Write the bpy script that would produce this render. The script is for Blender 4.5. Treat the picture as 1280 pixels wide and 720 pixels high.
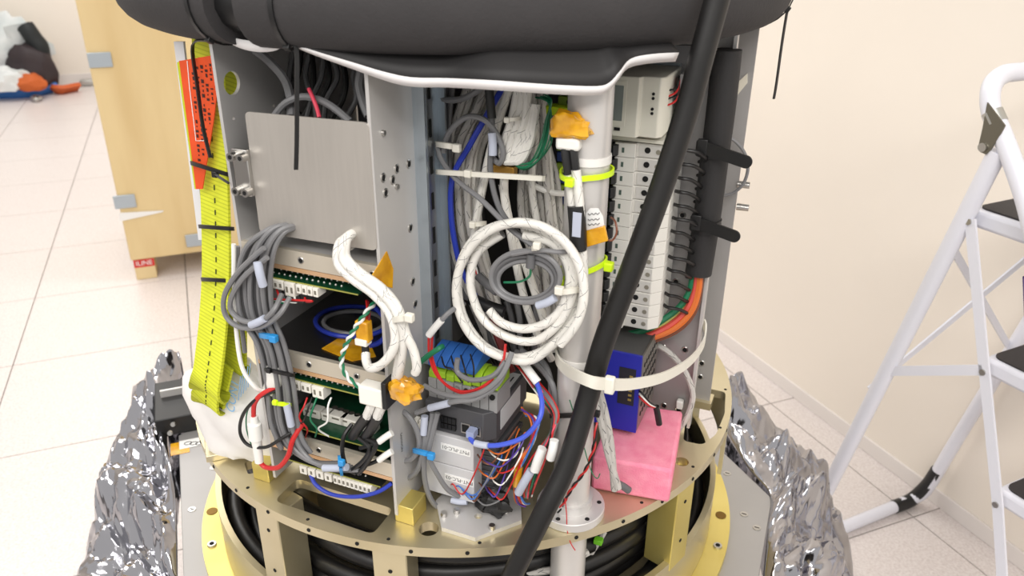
import bpy, bmesh, math, random
from math import sin, cos, pi, radians, sqrt, atan2
from mathutils import Vector, Matrix, noise
for o in list(bpy.data.objects): bpy.data.objects.remove(o)
random.seed(7)
col = bpy.context.scene.collection
sc = bpy.context.scene
# ------------------------------------------------------------------ camera
F = 985.0; PITCH = radians(25.0); ROLL = radians(0.5)
CAM = Vector((0, 0, 1.47))
cd = bpy.data.cameras.new('camera'); co = bpy.data.objects.new('camera', cd); col.objects.link(co)
cd.sensor_width = 36; cd.lens = F / 1280 * 36; cd.clip_start = 0.02
co.matrix_world = Matrix.Translation(CAM) @ Matrix.Rotation(pi/2 - PITCH, 4, 'X') @ Matrix.Rotation(ROLL, 4, 'Z')
cd.dof.use_dof = True; cd.dof.focus_distance = 1.0; cd.dof.aperture_fstop = 7.0
sc.camera = co
# ------------------------------------------------------------------ world, lights, exposure
wd = bpy.data.worlds.new('world'); sc.world = wd; wd.use_nodes = True
wd.node_tree.nodes['Background'].inputs[0].default_value = (1.0, 0.968, 0.93, 1)
wd.node_tree.nodes['Background'].inputs[1].default_value = 0.62
def area(name, loc, size, energy, colr=(1, .965, .925), tgt=None):
    l = bpy.data.lights.new(name, 'AREA'); l.shape = 'RECTANGLE'; l.size, l.size_y = size; l.energy = energy; l.color = colr
    o = bpy.data.objects.new(name, l); col.objects.link(o); o.location = loc
    if tgt: o.rotation_euler = (Vector(tgt) - Vector(loc)).to_track_quat('-Z', 'Y').to_euler()
    return o
area('overhead_area_light', (-0.9, 1.0, 2.75), (1.2, 0.6), 14)
area('overhead_area_light', (0.7, -0.4, 2.75), (1.2, 0.6), 14)
area('overhead_area_light', (-1.6, -0.6, 2.75), (1.2, 0.6), 13)
area('overhead_area_light', (-2.2, 3.4, 2.75), (1.2, 1.2), 28)
area('overhead_area_light', (-3.2, 6.0, 2.75), (1.2, 1.2), 29)
area('overhead_area_light', (0.0, 3.2, 2.75), (1.2, 0.6), 14)
area('overhead_area_light', (0.3, -1.3, 2.75), (1.8, 0.6), 42)  # front fill added behind the camera to brighten the instrument
area('overhead_area_light', (-1.6, -1.9, 2.75), (1.8, 0.6), 34)  # second added fill from the camera side, lights the open bay
sc.view_settings.view_transform = 'Standard'; sc.view_settings.look = 'None'
sc.view_settings.exposure = 0.36; sc.view_settings.gamma = 1; sc.view_settings.use_curve_mapping = False

# ------------------------------------------------------------------ frames: rack frame (u right along its front, v back, z up from the deck), room frame (a, n)
O = Vector((-0.0733, 1.1533, 0.79)); YAW = radians(-22.5)
U = Vector((cos(YAW), sin(YAW), 0)); V = Vector((-sin(YAW), cos(YAW), 0)); Z = Vector((0, 0, 1))
RA = radians(22.2); A = Vector((cos(RA), sin(RA), 0)); N = Vector((-sin(RA), cos(RA), 0))
def W(u, v, z): return O + U*u + V*v + Z*z
def RM(a, n, z): return A*a + N*n + Z*z
def ray(x, y):
    a = (x-640)/F; b = (360-y)/F
    a, b = a*cos(ROLL) - b*sin(ROLL), a*sin(ROLL) + b*cos(ROLL)
    return Vector((a, cos(PITCH) + b*sin(PITCH), -sin(PITCH) + b*cos(PITCH)))
def PV(x, y, v): d = ray(x, y); return CAM + d*((v - (CAM-O).dot(V))/d.dot(V))
def PU(x, y, u): d = ray(x, y); return CAM + d*((u - (CAM-O).dot(U))/d.dot(U))
def PZ(x, y, z): d = ray(x, y); return CAM + d*((z + O.z - CAM.z)/d.z)
def PC(x, y, R):
    d = ray(x, y); h = Vector((CAM.x-O.x, CAM.y-O.y)); e = Vector((d.x, d.y))
    a = e.dot(e); b = h.dot(e); c = h.dot(h) - R*R; q = b*b - a*c
    return CAM + d*((-b - sqrt(max(q, 0)))/a)
def PN(x, y, n): d = ray(x, y); return CAM + d*((n - CAM.dot(N))/d.dot(N))
def PA(x, y, a): d = ray(x, y); return CAM + d*((a - CAM.dot(A))/d.dot(A))
def L(p): q = p - O; return Vector((q.dot(U), q.dot(V), q.z))

# ------------------------------------------------------------------ materials
MATS = {}
def lin(c): return tuple(((x/12.92) if x <= .04045 else ((x+.055)/1.055)**2.4) for x in c)
def mat(name, rgb, rough=.5, metal=0, var=0, scale=30, bump=0, bscale=200, trans=0, sub=None, coord='Object', stretch=None, alpha=None, coat=0, spec=None):
    if name in MATS: return MATS[name]
    m = bpy.data.materials.new(name); m.use_nodes = True; nt = m.node_tree; b = nt.nodes['Principled BSDF']
    c = lin([x/255 for x in rgb])
    b.inputs['Base Color'].default_value = (*c, 1); b.inputs['Roughness'].default_value = rough; b.inputs['Metallic'].default_value = metal
    if trans: b.inputs['Transmission Weight'].default_value = trans
    if coat: b.inputs['Coat Weight'].default_value = coat
    if spec is not None: b.inputs['Specular IOR Level'].default_value = spec
    if alpha is not None: b.inputs['Alpha'].default_value = alpha
    if var or bump:
        tc = nt.nodes.new('ShaderNodeTexCoord'); mp = nt.nodes.new('ShaderNodeMapping'); nt.links.new(tc.outputs[coord], mp.inputs[0])
        if stretch: mp.inputs['Scale'].default_value = stretch
    if var:
        n = nt.nodes.new('ShaderNodeTexNoise'); n.inputs['Scale'].default_value = scale; n.inputs['Detail'].default_value = 4
        nt.links.new(mp.outputs[0], n.inputs[0])
        r = nt.nodes.new('ShaderNodeValToRGB')
        d = sub and lin([x/255 for x in sub]) or tuple(x*(1-var) for x in c)
        r.color_ramp.elements[0].color = (*d, 1); r.color_ramp.elements[0].position = .3
        r.color_ramp.elements[1].color = (*c, 1); r.color_ramp.elements[1].position = .65
        nt.links.new(n.outputs[0], r.inputs[0]); nt.links.new(r.outputs[0], b.inputs['Base Color'])
    if bump:
        n2 = nt.nodes.new('ShaderNodeTexNoise'); n2.inputs['Scale'].default_value = bscale; n2.inputs['Detail'].default_value = 3
        nt.links.new(mp.outputs[0], n2.inputs[0])
        bp = nt.nodes.new('ShaderNodeBump'); bp.inputs['Strength'].default_value = bump; bp.inputs['Distance'].default_value = .002
        nt.links.new(n2.outputs[0], bp.inputs['Height']); nt.links.new(bp.outputs[0], b.inputs['Normal'])
    MATS[name] = m; return m
def uvlines(m, pairs, dark, rough=None):
    # thin marks along a tube or strap: every pair is (ku, kv, width, dash): fract(ku*U + kv*V) < width, broken into dashes
    nt = m.node_tree; b = nt.nodes['Principled BSDF']; uv = nt.nodes.new('ShaderNodeUVMap'); sx = nt.nodes.new('ShaderNodeSeparateXYZ'); nt.links.new(uv.outputs[0], sx.inputs[0])
    def mth(op, a, c=None):
        n = nt.nodes.new('ShaderNodeMath'); n.operation = op
        for i, t in enumerate((a, c)):
            if t is None: continue
            if isinstance(t, (int, float)): n.inputs[i].default_value = t
            else: nt.links.new(t, n.inputs[i])
        return n.outputs[0]
    tot = None
    for ku, kv, w, dash in pairs:
        s = mth('LESS_THAN', mth('FRACT', mth('ADD', mth('MULTIPLY', sx.outputs[0], ku), mth('MULTIPLY', sx.outputs[1], kv))), w)
        if dash: s = mth('MULTIPLY', s, mth('LESS_THAN', mth('FRACT', mth('MULTIPLY', sx.outputs[1], dash)), .55))
        tot = s if tot is None else mth('MAXIMUM', tot, s)
    mx = nt.nodes.new('ShaderNodeMix'); mx.data_type = 'RGBA'; mx.inputs['B'].default_value = (*lin([x/255 for x in dark]), 1)
    src = b.inputs['Base Color'].links[0].from_socket if b.inputs['Base Color'].links else None
    if src: nt.links.new(src, mx.inputs['A'])
    else: mx.inputs['A'].default_value = b.inputs['Base Color'].default_value
    nt.links.new(tot, mx.inputs['Factor']); nt.links.new(mx.outputs['Result'], b.inputs['Base Color'])
    return m
alu = mat('aluminium', (208, 206, 204), .42, .45, .05, 6)
alu2 = mat('brushed_steel', (196, 191, 184), .36, .6, .06, 14, .02, 60, stretch=(14, 14, 1))
aludull = mat('anodised_plate', (172, 170, 169), .5, .5, .10, 5)
zinc = mat('zinc_rail', (178, 188, 196), .35, .75, .1, 20)
gold = mat('alodine_gold', (206, 196, 166), .36, .8, .2, 7, sub=(196, 184, 148))
goldy = mat('alodine_yellow', (222, 206, 128), .36, .75, .2, 7, sub=(210, 190, 104))
copper = mat('copper_strip', (226, 188, 150), .45, .6, .2, 20, sub=(214, 170, 120))
steel = mat('screw_steel', (190, 188, 184), .3, 1)
hole = mat('hole_black', (12, 12, 12), .9)
black = mat('black_plastic', (22, 22, 23), .45)
blackc = mat('black_cable', (17, 16, 16), .42, bump=.06, bscale=150)
foam = mat('foam_sleeve', (52, 50, 51), .85, 0, .1, 40, .25, 260)
sheetb = mat('black_sheet', (30, 29, 30), .62)
sheetw = mat('white_edge', (226, 224, 224), .6)
greyc = mat('grey_cable', (118, 118, 120), .42)
greyd = mat('dark_grey_cable', (92, 92, 94), .45)
whitep = mat('white_plastic', (232, 231, 226), .4)
braid = uvlines(mat('braided_sleeve', (224, 222, 216), .6, 0, .1, 90), [(2, 26, .028, 62), (-2, 26, .028, 47), (1, -40, .03, 31)], (120, 120, 120))
braidd = uvlines(mat('grey_braided_sleeve', (190, 187, 182), .6, 0, .14, 90), [(2, 26, .06, 62), (-2, 26, .05, 47)], (84, 84, 84))
bluec = mat('blue_cable', (38, 58, 168), .4)
bluel = mat('light_blue_cable', (62, 110, 190), .4)
eth = mat('ethernet_cable', (70, 92, 205), .4)
redw = mat('red_wire', (190, 34, 34), .4)
pinkw = mat('pink_wire', (228, 72, 96), .4)
orangew = mat('orange_wire', (206, 104, 36), .4)
yelw = mat('yellow_wire', (196, 184, 96), .4)
greenw = mat('green_wire', (22, 112, 76), .4)
violw = mat('violet_wire', (82, 58, 150), .4)
brownw = mat('brown_wire', (112, 62, 40), .45)
nylon = mat('nylon_tie', (222, 219, 208), .45)
limet = mat('lime_tie', (208, 240, 24), .4)
bluet = mat('blue_tie', (44, 142, 208), .4)
kap = mat('polyimide_tape', (228, 170, 30), .22, 0, .35, 60, .3, 50, sub=(192, 132, 16), coat=.4)
pcb = mat('circuit_board', (14, 70, 44), .35, 0, .3, 120, coat=.3)
pcbe = mat('board_edge', (150, 150, 70), .5)
connw = mat('connector_white', (232, 229, 220), .5)
dkgrey = mat('controller_housing', (72, 72, 75), .5)
lime = mat('terminal_lime', (156, 196, 40), .5)
tgrey = mat('terminal_grey', (148, 148, 148), .5)
tblue = mat('terminal_blue', (42, 98, 176), .5)
brkw = mat('breaker_white', (216, 214, 208), .5)
brks = mat('breaker_recess', (196, 194, 190), .55)
meterm = mat('meter_housing', (214, 212, 200), .5)
lcd = mat('lcd_glass', (112, 122, 118), .2)
paper = mat('label_paper', (232, 232, 230), .6)
labelg = mat('label_grey', (178, 184, 200), .5)
pinkf = mat('pink_foam', (240, 150, 172), .9, 0, .14, 60, .5, 500, sub=(232, 128, 156))
bluebox = mat('blue_housing', (34, 40, 160), .4)
perf = mat('perforated_cover', (150, 148, 142), .4, .9)
strapy = mat('sling_yellow', (212, 218, 46), .75, 0, .1, 60)
uvlines(strapy, [(0, 210, .3, 0)], (184, 192, 34))
stitch = mat('stitch_dark', (62, 70, 30), .8)
orangel = mat('orange_label', (222, 78, 26), .6, 0, .12, 60)
ink = mat('ink_dark', (58, 26, 20), .7)
inkk = mat('ink_black', (36, 36, 38), .7)
inkb = mat('ink_blue', (128, 176, 220), .7)
tape = mat('silver_tape', (182, 182, 178), .35, .8)
bagw = mat('bag_film', (232, 230, 228), .45, 0, .06, 20, .25, 30)
wood = mat('plywood', (222, 200, 152), .6, 0, .22, 2.2, sub=(208, 182, 132), stretch=(3, 3, .55))
bracket = mat('crate_bracket', (176, 186, 194), .4, .6)
lad = mat('ladder_white', (222, 223, 232), .3)
matt = mat('step_mat', (50, 46, 46), .7, bump=.3, bscale=400)
purple = mat('purple_sticker', (66, 34, 120), .4)
mylar = mat('mylar_film', (172, 172, 178), .09, 1, bump=.12, bscale=30)
foamd = mat('foam_sleeve_black', (36, 35, 36), .7, bump=.2, bscale=260)
wallm = mat('painted_wall', (238, 230, 219), .7, 0, .02, 3)
basem = mat('skirting_vinyl', (228, 222, 218), .5)
tilem = mat('vinyl_tile', (226, 219, 216), .38, 0, .05, 160, sub=(206, 196, 192))
gapm = mat('tile_gap', (120, 114, 112), .8)

# ------------------------------------------------------------------ mesh builder
class MB:
    def __init__(s): s.v = []; s.f = []; s.uv = []
    def add(s, vs, fs, uvs=None):
        b = len(s.v); s.v += [Vector(x) for x in vs]
        for i, f in enumerate(fs):
            s.f.append([b+k for k in f]); s.uv.append(uvs[i] if uvs else [(0, 0)]*len(f))
        return s
    def box(s, c, size, ax=None):
        X, Y, Zz = ax or (U, V, Z); hx, hy, hz = [k/2 for k in size]; c = Vector(c)
        vs = [c + X*(hx*i) + Y*(hy*j) + Zz*(hz*k) for k in (-1, 1) for j in (-1, 1) for i in (-1, 1)]
        return s.add(vs, [(0, 2, 3, 1), (4, 5, 7, 6), (0, 1, 5, 4), (2, 6, 7, 3), (0, 4, 6, 2), (1, 3, 7, 5)])
    def bx(s, u0, u1, v0, v1, z0, z1): return s.box(W((u0+u1)/2, (v0+v1)/2, (z0+z1)/2), (abs(u1-u0), abs(v1-v0), abs(z1-z0)))
    def prism(s, poly, vec):
        n = len(poly); poly = [Vector(p) for p in poly]; vec = Vector(vec)
        vs = poly + [p+vec for p in poly]
        nrm = Vector((0, 0, 0))
        for i in range(n): nrm += poly[i].cross(poly[(i+1) % n])
        r = nrm.dot(vec) > 0
        fs = [tuple(range(n))[::-1] if r else tuple(range(n)), tuple(range(n, 2*n)) if r else tuple(range(n, 2*n))[::-1]]
        for i in range(n):
            j = (i+1) % n; fs.append((i, j, n+j, n+i) if r else (j, i, n+i, n+j))
        return s.add(vs, fs)
    def cyl(s, p0, p1, r0, r1=None, n=14, caps=True):
        p0, p1 = Vector(p0), Vector(p1); r1 = r0 if r1 is None else r1; d = (p1-p0).normalized()
        x = d.orthogonal().normalized(); y = d.cross(x)
        vs = [p + (x*cos(2*pi*i/n) + y*sin(2*pi*i/n))*r for p, r in ((p0, r0), (p1, r1)) for i in range(n)]
        fs = [(i, (i+1) % n, n+(i+1) % n, n+i) for i in range(n)]
        if caps: fs += [tuple(range(n))[::-1], tuple(range(n, 2*n))]
        return s.add(vs, fs)
    def tube(s, pts, r, n=8, closed=False, flat=None, up=None):
        # flat=(a,b): elliptical/rectangular section half sizes
        pts = [Vector(p) for p in pts]; m = len(pts); vs = []; fs = []; uvs = []; ln = 0; t0 = None; x = None; lens = []
        for i in range(m):
            a = pts[(i-1) % m] if closed or i else pts[0]; b = pts[(i+1) % m] if closed or i < m-1 else pts[-1]
            t = (b-a).normalized()
            if up is not None: x = (Vector(up) - t*t.dot(Vector(up))).normalized()
            elif x is None: x = t.orthogonal().normalized()
            else: x = (x - t*t.dot(x)); x = x.normalized() if x.length > 1e-6 else t.orthogonal().normalized()
            y = t.cross(x)
            if i: ln += (pts[i]-pts[i-1]).length
            lens.append(ln); rr = r[i] if isinstance(r, (list, tuple)) else r
            for k in range(n):
                an = 2*pi*k/n
                if flat:
                    if n == 4: q = [(1, 1), (-1, 1), (-1, -1), (1, -1)][k]; vs.append(pts[i] + x*flat[0]*q[0] + y*flat[1]*q[1])
                    else: vs.append(pts[i] + x*flat[0]*cos(an) + y*flat[1]*sin(an))
                else: vs.append(pts[i] + (x*cos(an) + y*sin(an))*rr)
        R = m if closed else m-1
        for i in range(R):
            j = (i+1) % m; l1 = lens[i]; l2 = lens[j] if j else ln + (pts[0]-pts[-1]).length
            for k in range(n):
                q = (k+1) % n; fs.append((i*n+k, i*n+q, j*n+q, j*n+k)); uvs.append([(k/n, l1), ((k+1)/n, l1), ((k+1)/n, l2), (k/n, l2)])
        if not closed:
            fs.append(tuple(range(n))[::-1]); uvs.append([(0, 0)]*n)
            fs.append(tuple((m-1)*n+k for k in range(n))); uvs.append([(0, 0)]*n)
        return s.add(vs, fs, uvs)
    def lathe(s, prof, c, a0=0, a1=2*pi, n=96):
        # closed profile [(r, z)...] turned about a vertical axis through c
        full = abs(a1-a0-2*pi) < 1e-6; m = len(prof); k = n if full else n+1
        vs = [c + Vector((r*cos(a0+(a1-a0)*i/n), r*sin(a0+(a1-a0)*i/n), z)) for i in range(k) for r, z in prof]
        fs = []
        for i in range(n):
            j = (i+1) % k
            for q in range(m): w = (q+1) % m; fs.append((i*m+q, j*m+q, j*m+w, i*m+w))
        if not full: fs += [tuple(range(m)), tuple((k-1)*m+q for q in range(m))[::-1]]
        return s.add(vs, fs)
    def grid(s, P, thick=0):
        h = len(P); w = len(P[0]); b = [p for row in P for p in row]
        fs = [(i*w+j, i*w+j+1, (i+1)*w+j+1, (i+1)*w+j) for i in range(h-1) for j in range(w-1)]
        uvs = [[(q % w/(w-1), q//w/(h-1)) for q in f] for f in fs]
        return s.add(b, fs, uvs)
def mesh_of(mb, name):
    me = bpy.data.meshes.new(name); me.from_pydata([tuple(v) for v in mb.v], [], mb.f)
    if any(u[0] != (0, 0) or u[-1] != (0, 0) for u in mb.uv):
        l = me.uv_layers.new(name='UVMap'); k = 0
        flat = [c for f in mb.uv for c in f]
        for i, c in enumerate(flat): l.data[i].uv = c
    bm = bmesh.new(); bm.from_mesh(me); bmesh.ops.recalc_face_normals(bm, faces=bm.faces); bm.to_mesh(me); bm.free()
    me.shade_smooth(); me.set_sharp_from_angle(angle=radians(38)); return me
def obj(name, mb, m, parent=None, bevel=0, solid=0):
    lo = [min(v[i] for v in mb.v) for i in range(3)]; hi = [max(v[i] for v in mb.v) for i in range(3)]
    b = Vector(((lo[0]+hi[0])/2, (lo[1]+hi[1])/2, lo[2]))
    mb.v = [v-b for v in mb.v]
    o = bpy.data.objects.new(name, mesh_of(mb, name)); col.objects.link(o); o.data.materials.append(m)
    put(o, b, parent)
    if solid: md = o.modifiers.new('thickness', 'SOLIDIFY'); md.thickness = solid; md.offset = 0
    if bevel: md = o.modifiers.new('bevel', 'BEVEL'); md.width = bevel; md.segments = 2; md.limit_method = 'ANGLE'; md.angle_limit = radians(40)
    return o
WL = {}
def put(o, b, parent):
    WL[o.name] = Vector(b)
    if parent: o.parent = parent; o.location = Vector(b) - WL[parent.name]
    else: o.location = b
def tag(o, label, cat, group=None, kind=None):
    o['label'] = label; o['category'] = cat
    if group: o['group'] = group
    if kind: o['kind'] = kind
    return o
def thing(name, label, cat, loc, group=None):
    o = bpy.data.objects.new(name, None); col.objects.link(o); o.empty_display_size = .02; put(o, loc, None)
    return tag(o, label, cat, group)
def struct(o): o['kind'] = 'structure'; return o
def dup(root, delta, label=None):
    def cp(o, par):
        c = o.copy(); col.objects.link(c); c.parent = par; WL[c.name] = WL[o.name] + delta
        for ch in list(o.children): cp(ch, c)
        return c
    r = cp(root, None); r.location = root.location + delta
    if label: r['label'] = label
    return r
def outline(name, outer, holes, thick, fr, m, parent=None, bevel=0, off=0):
    # flat plate with openings: outlines in the plane frame fr=(origin, X, Y), thickness along X x Y
    cu = bpy.data.curves.new(name, 'CURVE'); cu.dimensions = '2D'; cu.fill_mode = 'BOTH'; cu.extrude = thick/2
    for pl in [outer] + holes:
        sp = cu.splines.new('POLY'); sp.points.add(len(pl)-1); sp.use_cyclic_u = True
        for p, q in zip(sp.points, pl): p.co = (q[0], q[1], 0, 1)
    t = bpy.data.objects.new(name, cu); col.objects.link(t); dg = bpy.context.evaluated_depsgraph_get()
    me = bpy.data.meshes.new_from_object(t.evaluated_get(dg)); bpy.data.objects.remove(t)
    og, X, Y = fr; Zn = X.cross(Y); mb = MB()
    mb.add([og + X*v.co.x + Y*v.co.y + Zn*(v.co.z+off) for v in me.vertices], [tuple(p.vertices) for p in me.polygons])
    bpy.data.meshes.remove(me)
    o = obj(name, mb, m, parent)
    bm = bmesh.new(); bm.from_mesh(o.data); bmesh.ops.remove_doubles(bm, verts=bm.verts, dist=1e-5); bmesh.ops.recalc_face_normals(bm, faces=bm.faces); bm.to_mesh(o.data); bm.free()
    o.data.set_sharp_from_angle(angle=radians(30)); return o
def circ(x, y, r, n=20): return [(x+r*cos(2*pi*i/n), y+r*sin(2*pi*i/n)) for i in range(n)]
def rrect(x0, y0, x1, y1, r, n=5):
    out = []
    for cx, cy, a in ((x1-r, y0+r, -90), (x1-r, y1-r, 0), (x0+r, y1-r, 90), (x0+r, y0+r, 180)):
        out += [(cx+r*cos(radians(a+90*i/n)), cy+r*sin(radians(a+90*i/n))) for i in range(n+1)]
    return out
def rpoly(P, r, n=4):
    out = []; m = len(P)
    for i in range(m):
        a, b, c = Vector(P[i-1]), Vector(P[i]), Vector(P[(i+1) % m])
        d1 = (a-b).normalized(); d2 = (c-b).normalized(); p, q = b+d1*r, b+d2*r
        for k in range(n+1): t = k/n; out.append(tuple(p*(1-t)**2 + b*2*t*(1-t) + q*t*t))
    return out
def smooth(pts, k=7, closed=False):
    pts = [Vector(p) for p in pts]; m = len(pts); out = []
    for i in range(m if closed else m-1):
        g = lambda j: pts[j % m] if closed else pts[max(0, min(m-1, j))]
        a, b, c, d = g(i-1), g(i), g(i+1), g(i+2)
        for j in range(k):
            t = j/k; out.append(.5*((2*b) + (c-a)*t + (2*a-5*b+4*c-d)*t*t + (3*b-a-3*c+d)*t**3))
    if not closed: out.append(pts[-1])
    return out
def cable(name, label, pts, r, m, group=None, cat='cable', n=8, k=7, closed=False, parent=None, jit=0):
    P = [PV(*p) if not isinstance(p, Vector) else p for p in pts]
    if jit: P = [p + Vector((random.uniform(-1, 1), random.uniform(-1, 1), random.uniform(-1, 1)))*jit for p in P]
    o = obj(name, MB().tube(smooth(P, k, closed), r, n, closed), m, parent)
    if not parent: tag(o, label, cat, group)
    return o
def sleeve(name, p0, p1, r, m, parent, n=10): return obj(name, MB().cyl(p0, p1, r, r, n), m, parent)
def text(s, size, og, X, Y, m, parent, name='lettering'):
    cu = bpy.data.curves.new('t', 'FONT'); cu.body = s; cu.size = size; cu.align_x = 'CENTER'; cu.align_y = 'CENTER'
    t = bpy.data.objects.new('t', cu); col.objects.link(t); dg = bpy.context.evaluated_depsgraph_get()
    me = bpy.data.meshes.new_from_object(t.evaluated_get(dg)); bpy.data.objects.remove(t)
    mb = MB().add([Vector(og) + X*v.co.x + Y*v.co.y for v in me.vertices], [tuple(p.vertices) for p in me.polygons]); bpy.data.meshes.remove(me)
    return obj(name, mb, m, parent)
def tie_ring(name, label, c, rx, ry, X, Y, w, th, m, head=None, tail=None, group=None):
    # cable tie: flat band around an axis, a head block and a tail
    t = thing(name, label, 'cable tie', c, group)
    P = [c + X*rx*cos(2*pi*i/28) + Y*ry*sin(2*pi*i/28) for i in range(28)]
    obj('band', MB().tube(P, 1, 4, True, flat=(w/2, th/2), up=X.cross(Y)), m, t)
    if head is not None:
        h = c + X*rx*cos(head) + Y*ry*sin(head); d = (X*cos(head)+Y*sin(head)).normalized()
        obj('head', MB().box(h, (w*1.5, w*1.2, w*1.4), (d.cross(X.cross(Y)), d, X.cross(Y).normalized())), m, t, bevel=w*.15)
        if tail: obj('tail', MB().tube(smooth([h] + tail, 5), 1, 4, flat=(w*.42, th/2)), m, t)
    return t
def screw(c, d, r, parent, m=steel, h=.003, name='screw'):
    d = Vector(d).normalized(); s = obj(name, MB().cyl(c, Vector(c)+d*h, r, r*.92, 14), m, parent)
    return s
def socket(c, d, r, parent):   # drilled hole / countersunk screw mark: dark recess with a rim ring
    d = Vector(d).normalized(); mb = MB(); X = d.orthogonal().normalized(); Y = d.cross(X)
    P = [Vector(c) + (X*cos(2*pi*i/14)+Y*sin(2*pi*i/14))*r for i in range(14)]
    mb.tube(P, r*.25, 6, True); o = obj('screw_rim', mb, steel, parent)
    return obj('screw_recess', MB().cyl(Vector(c)-d*.0005, Vector(c)+d*.0006, r*.85, r*.8, 12), hole, o)

# ================================================================== SETTING
ROOM = (A, N, Z); WALLA = 1.765; BACKN = 8.76
fl = struct(obj('floor', MB().box(RM(-3.1, 3.6, -.03), (9.9, 10.6, .05), ROOM), gapm))
tproto = None; T = .6; A0 = Vector((0, 0, 0))
# tile grid phase taken from joints seen at left of the photograph
j0 = PZ(16, 457, -.79); oa = j0.dot(A); on = j0.dot(N)
for i in range(-18, 8):
    for j in range(-8, 14):
        a = oa + (i+.5)*T; n = on + (j+.5)*T
        if not (-7.6 < a < 2.1 and -.2 < n < 8.9): continue
        p = RM(a, n, 0); q = p - CAM; dep = q.y*cos(PITCH) - q.z*sin(PITCH)
        if dep < .6: continue
        if abs(q.x/dep) > 2.4: continue
        a1 = min(a + T/2 - .002, WALLA); n1 = min(n + T/2 - .002, BACKN); a0_ = a - T/2 + .002; n0_ = n - T/2 + .002
        if a1 - a0_ < .03 or n1 - n0_ < .03: continue
        full = a1 == a + T/2 - .002 and n1 == n + T/2 - .002
        if full and tproto:
            c = tproto.copy(); col.objects.link(c); c.location = RM(a, n, -.005) - WL['floor']; c.parent = fl
        else:
            c = obj('floor_tile', MB().box(RM((a0_+a1)/2, (n0_+n1)/2, -.0025), (a1-a0_, n1-n0_, .005), ROOM), tilem, fl)
            if full: tproto = c
struct(obj('wall_right', MB().box(RM(WALLA+.05, 4.0, 1.4), (.1, 9.6, 2.8), ROOM), wallm))
struct(obj('wall_back', MB().box(RM(-3.0, BACKN+.05, 1.4), (9.6, .1, 2.8), ROOM), wallm))
struct(obj('baseboard_right', MB().box(RM(WALLA-.004, 3.9, .024), (.008, 9.6, .048), ROOM), basem, bevel=.002))
struct(obj('baseboard_back', MB().box(RM(-3.0, BACKN-.006, .05), (9.5, .012, .1), ROOM), basem, bevel=.003))

# ------------------------------------------------------------------ shipping crate behind at left
cr = thing('shipping_crate', 'tall pale plywood crate with metal corner clips behind the instrument', 'crate', RM(.15, 3.9, 0))
obj('crate_body', MB().box(RM(.15, 3.585+.35, .80), (1.0, .7, 1.4), ROOM), wood, cr, bevel=.004)
for x, y in ((125, 75), (156, 252), (245, 300)):
    p = PN(x, y, 3.58); obj('corner_clip', MB().box(p, (.085, .006, .058), ROOM), bracket, cr, bevel=.002)
for a, n in ((-.30, 3.66), (.60, 3.66), (-.30, 4.2), (.60, 4.2)):
    ft = obj('foot_block', MB().box(RM(a, n, .05), (.085, .13, .10), ROOM), wood, cr, bevel=.003)
    if a < 0 and n < 4:
        lb = obj('red_label', MB().box(RM(a, n-.066, .078), (.084, .002, .036), ROOM), mat('label_red', (206, 44, 40), .5), ft)
lab = PN(176, 331, 3.59)
text('ILINE', .03, RM(-.30, 3.592, .078), A, Z, paper, cr)
ts = [PN(149, 277, 3.582), PN(149, 266, 3.582), PN(205, 263, 3.582), PN(203, 265, 3.582)]
obj('torn_tape', MB().prism(ts, N*-.0015), paper, cr)

# ------------------------------------------------------------------ heap against the back wall
def blob(name, label, cat, c, size, m, seed, axes=ROOM, amp=.25, fr=2.0, nu=24, nv=16, sharp=False):
    mb = MB(); P = []
    for i in range(nv+1):
        th = pi*i/nv; row = []
        for j in range(nu):
            ph = 2*pi*j/nu; d = Vector((sin(th)*cos(ph), sin(th)*sin(ph), cos(th)))
            k = 1 + amp*noise.noise(d*fr + Vector((seed, seed*2, 0))) + amp*.4*noise.noise(d*fr*3 + Vector((seed, 3, 1)))
            d = Vector((d.x, d.y, max(d.z, -.62)))*k
            row.append(Vector(c) + axes[0]*d.x*size[0] + axes[1]*d.y*size[1] + axes[2]*max(d.z, -.62)*size[2])
        P.append(row)
    vs = [p for r in P for p in r]; fs = [(i*nu+j, i*nu+(j+1) % nu, (i+1)*nu+(j+1) % nu, (i+1)*nu+j) for i in range(nv) for j in range(nu)]
    mb.add(vs, fs); return tag(obj(name, mb, m), label, cat)
hp = lambda x, y, n: PN(x, y, n)
sackm = mat('sack_film', (228, 230, 230), .5, 0, .3, 4, .4, 12, sub=(196, 206, 206))
q = hp(2, 58, 8.52); blob('plastic_sack', 'crumpled white plastic sack slumped by the far wall', 'sack', q, (.30, .16, .30), sackm, 3, amp=.5, fr=2.4)
q = hp(0, 103, 8.12); blob('plastic_bag', 'small white plastic bag at foot of the white heap', 'bag', q, (.22, .12, .11), sackm, 5, amp=.4)
q = hp(41, 86, 8.36); blob('duffel_bag', 'dark brown duffel bag under the white sack by the far wall', 'bag', q, (.19, .15, .24), mat('duffel', (50, 40, 43), .6), 9)
bt_ = MB().tube(smooth([hp(31, 32, 8.36), hp(36, 39, 8.34), hp(43, 49, 8.34), hp(50, 58, 8.34), hp(51, 68, 8.36)], 7), [.03, .06] + [.075]*24 + [.06, .06, .04], 10)
tag(obj('boot', bt_, mat('boot_rubber', (24, 30, 32), .6)), 'black rubber boot leaning out of the white heap', 'boot')
q = hp(38, 105, 8.1); blob('cloth_bundle', 'orange folded cloth in front of the dark duffel bag', 'cloth', q, (.12, .09, .09), mat('orange_cloth', (196, 96, 40), .7), 11)
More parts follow.
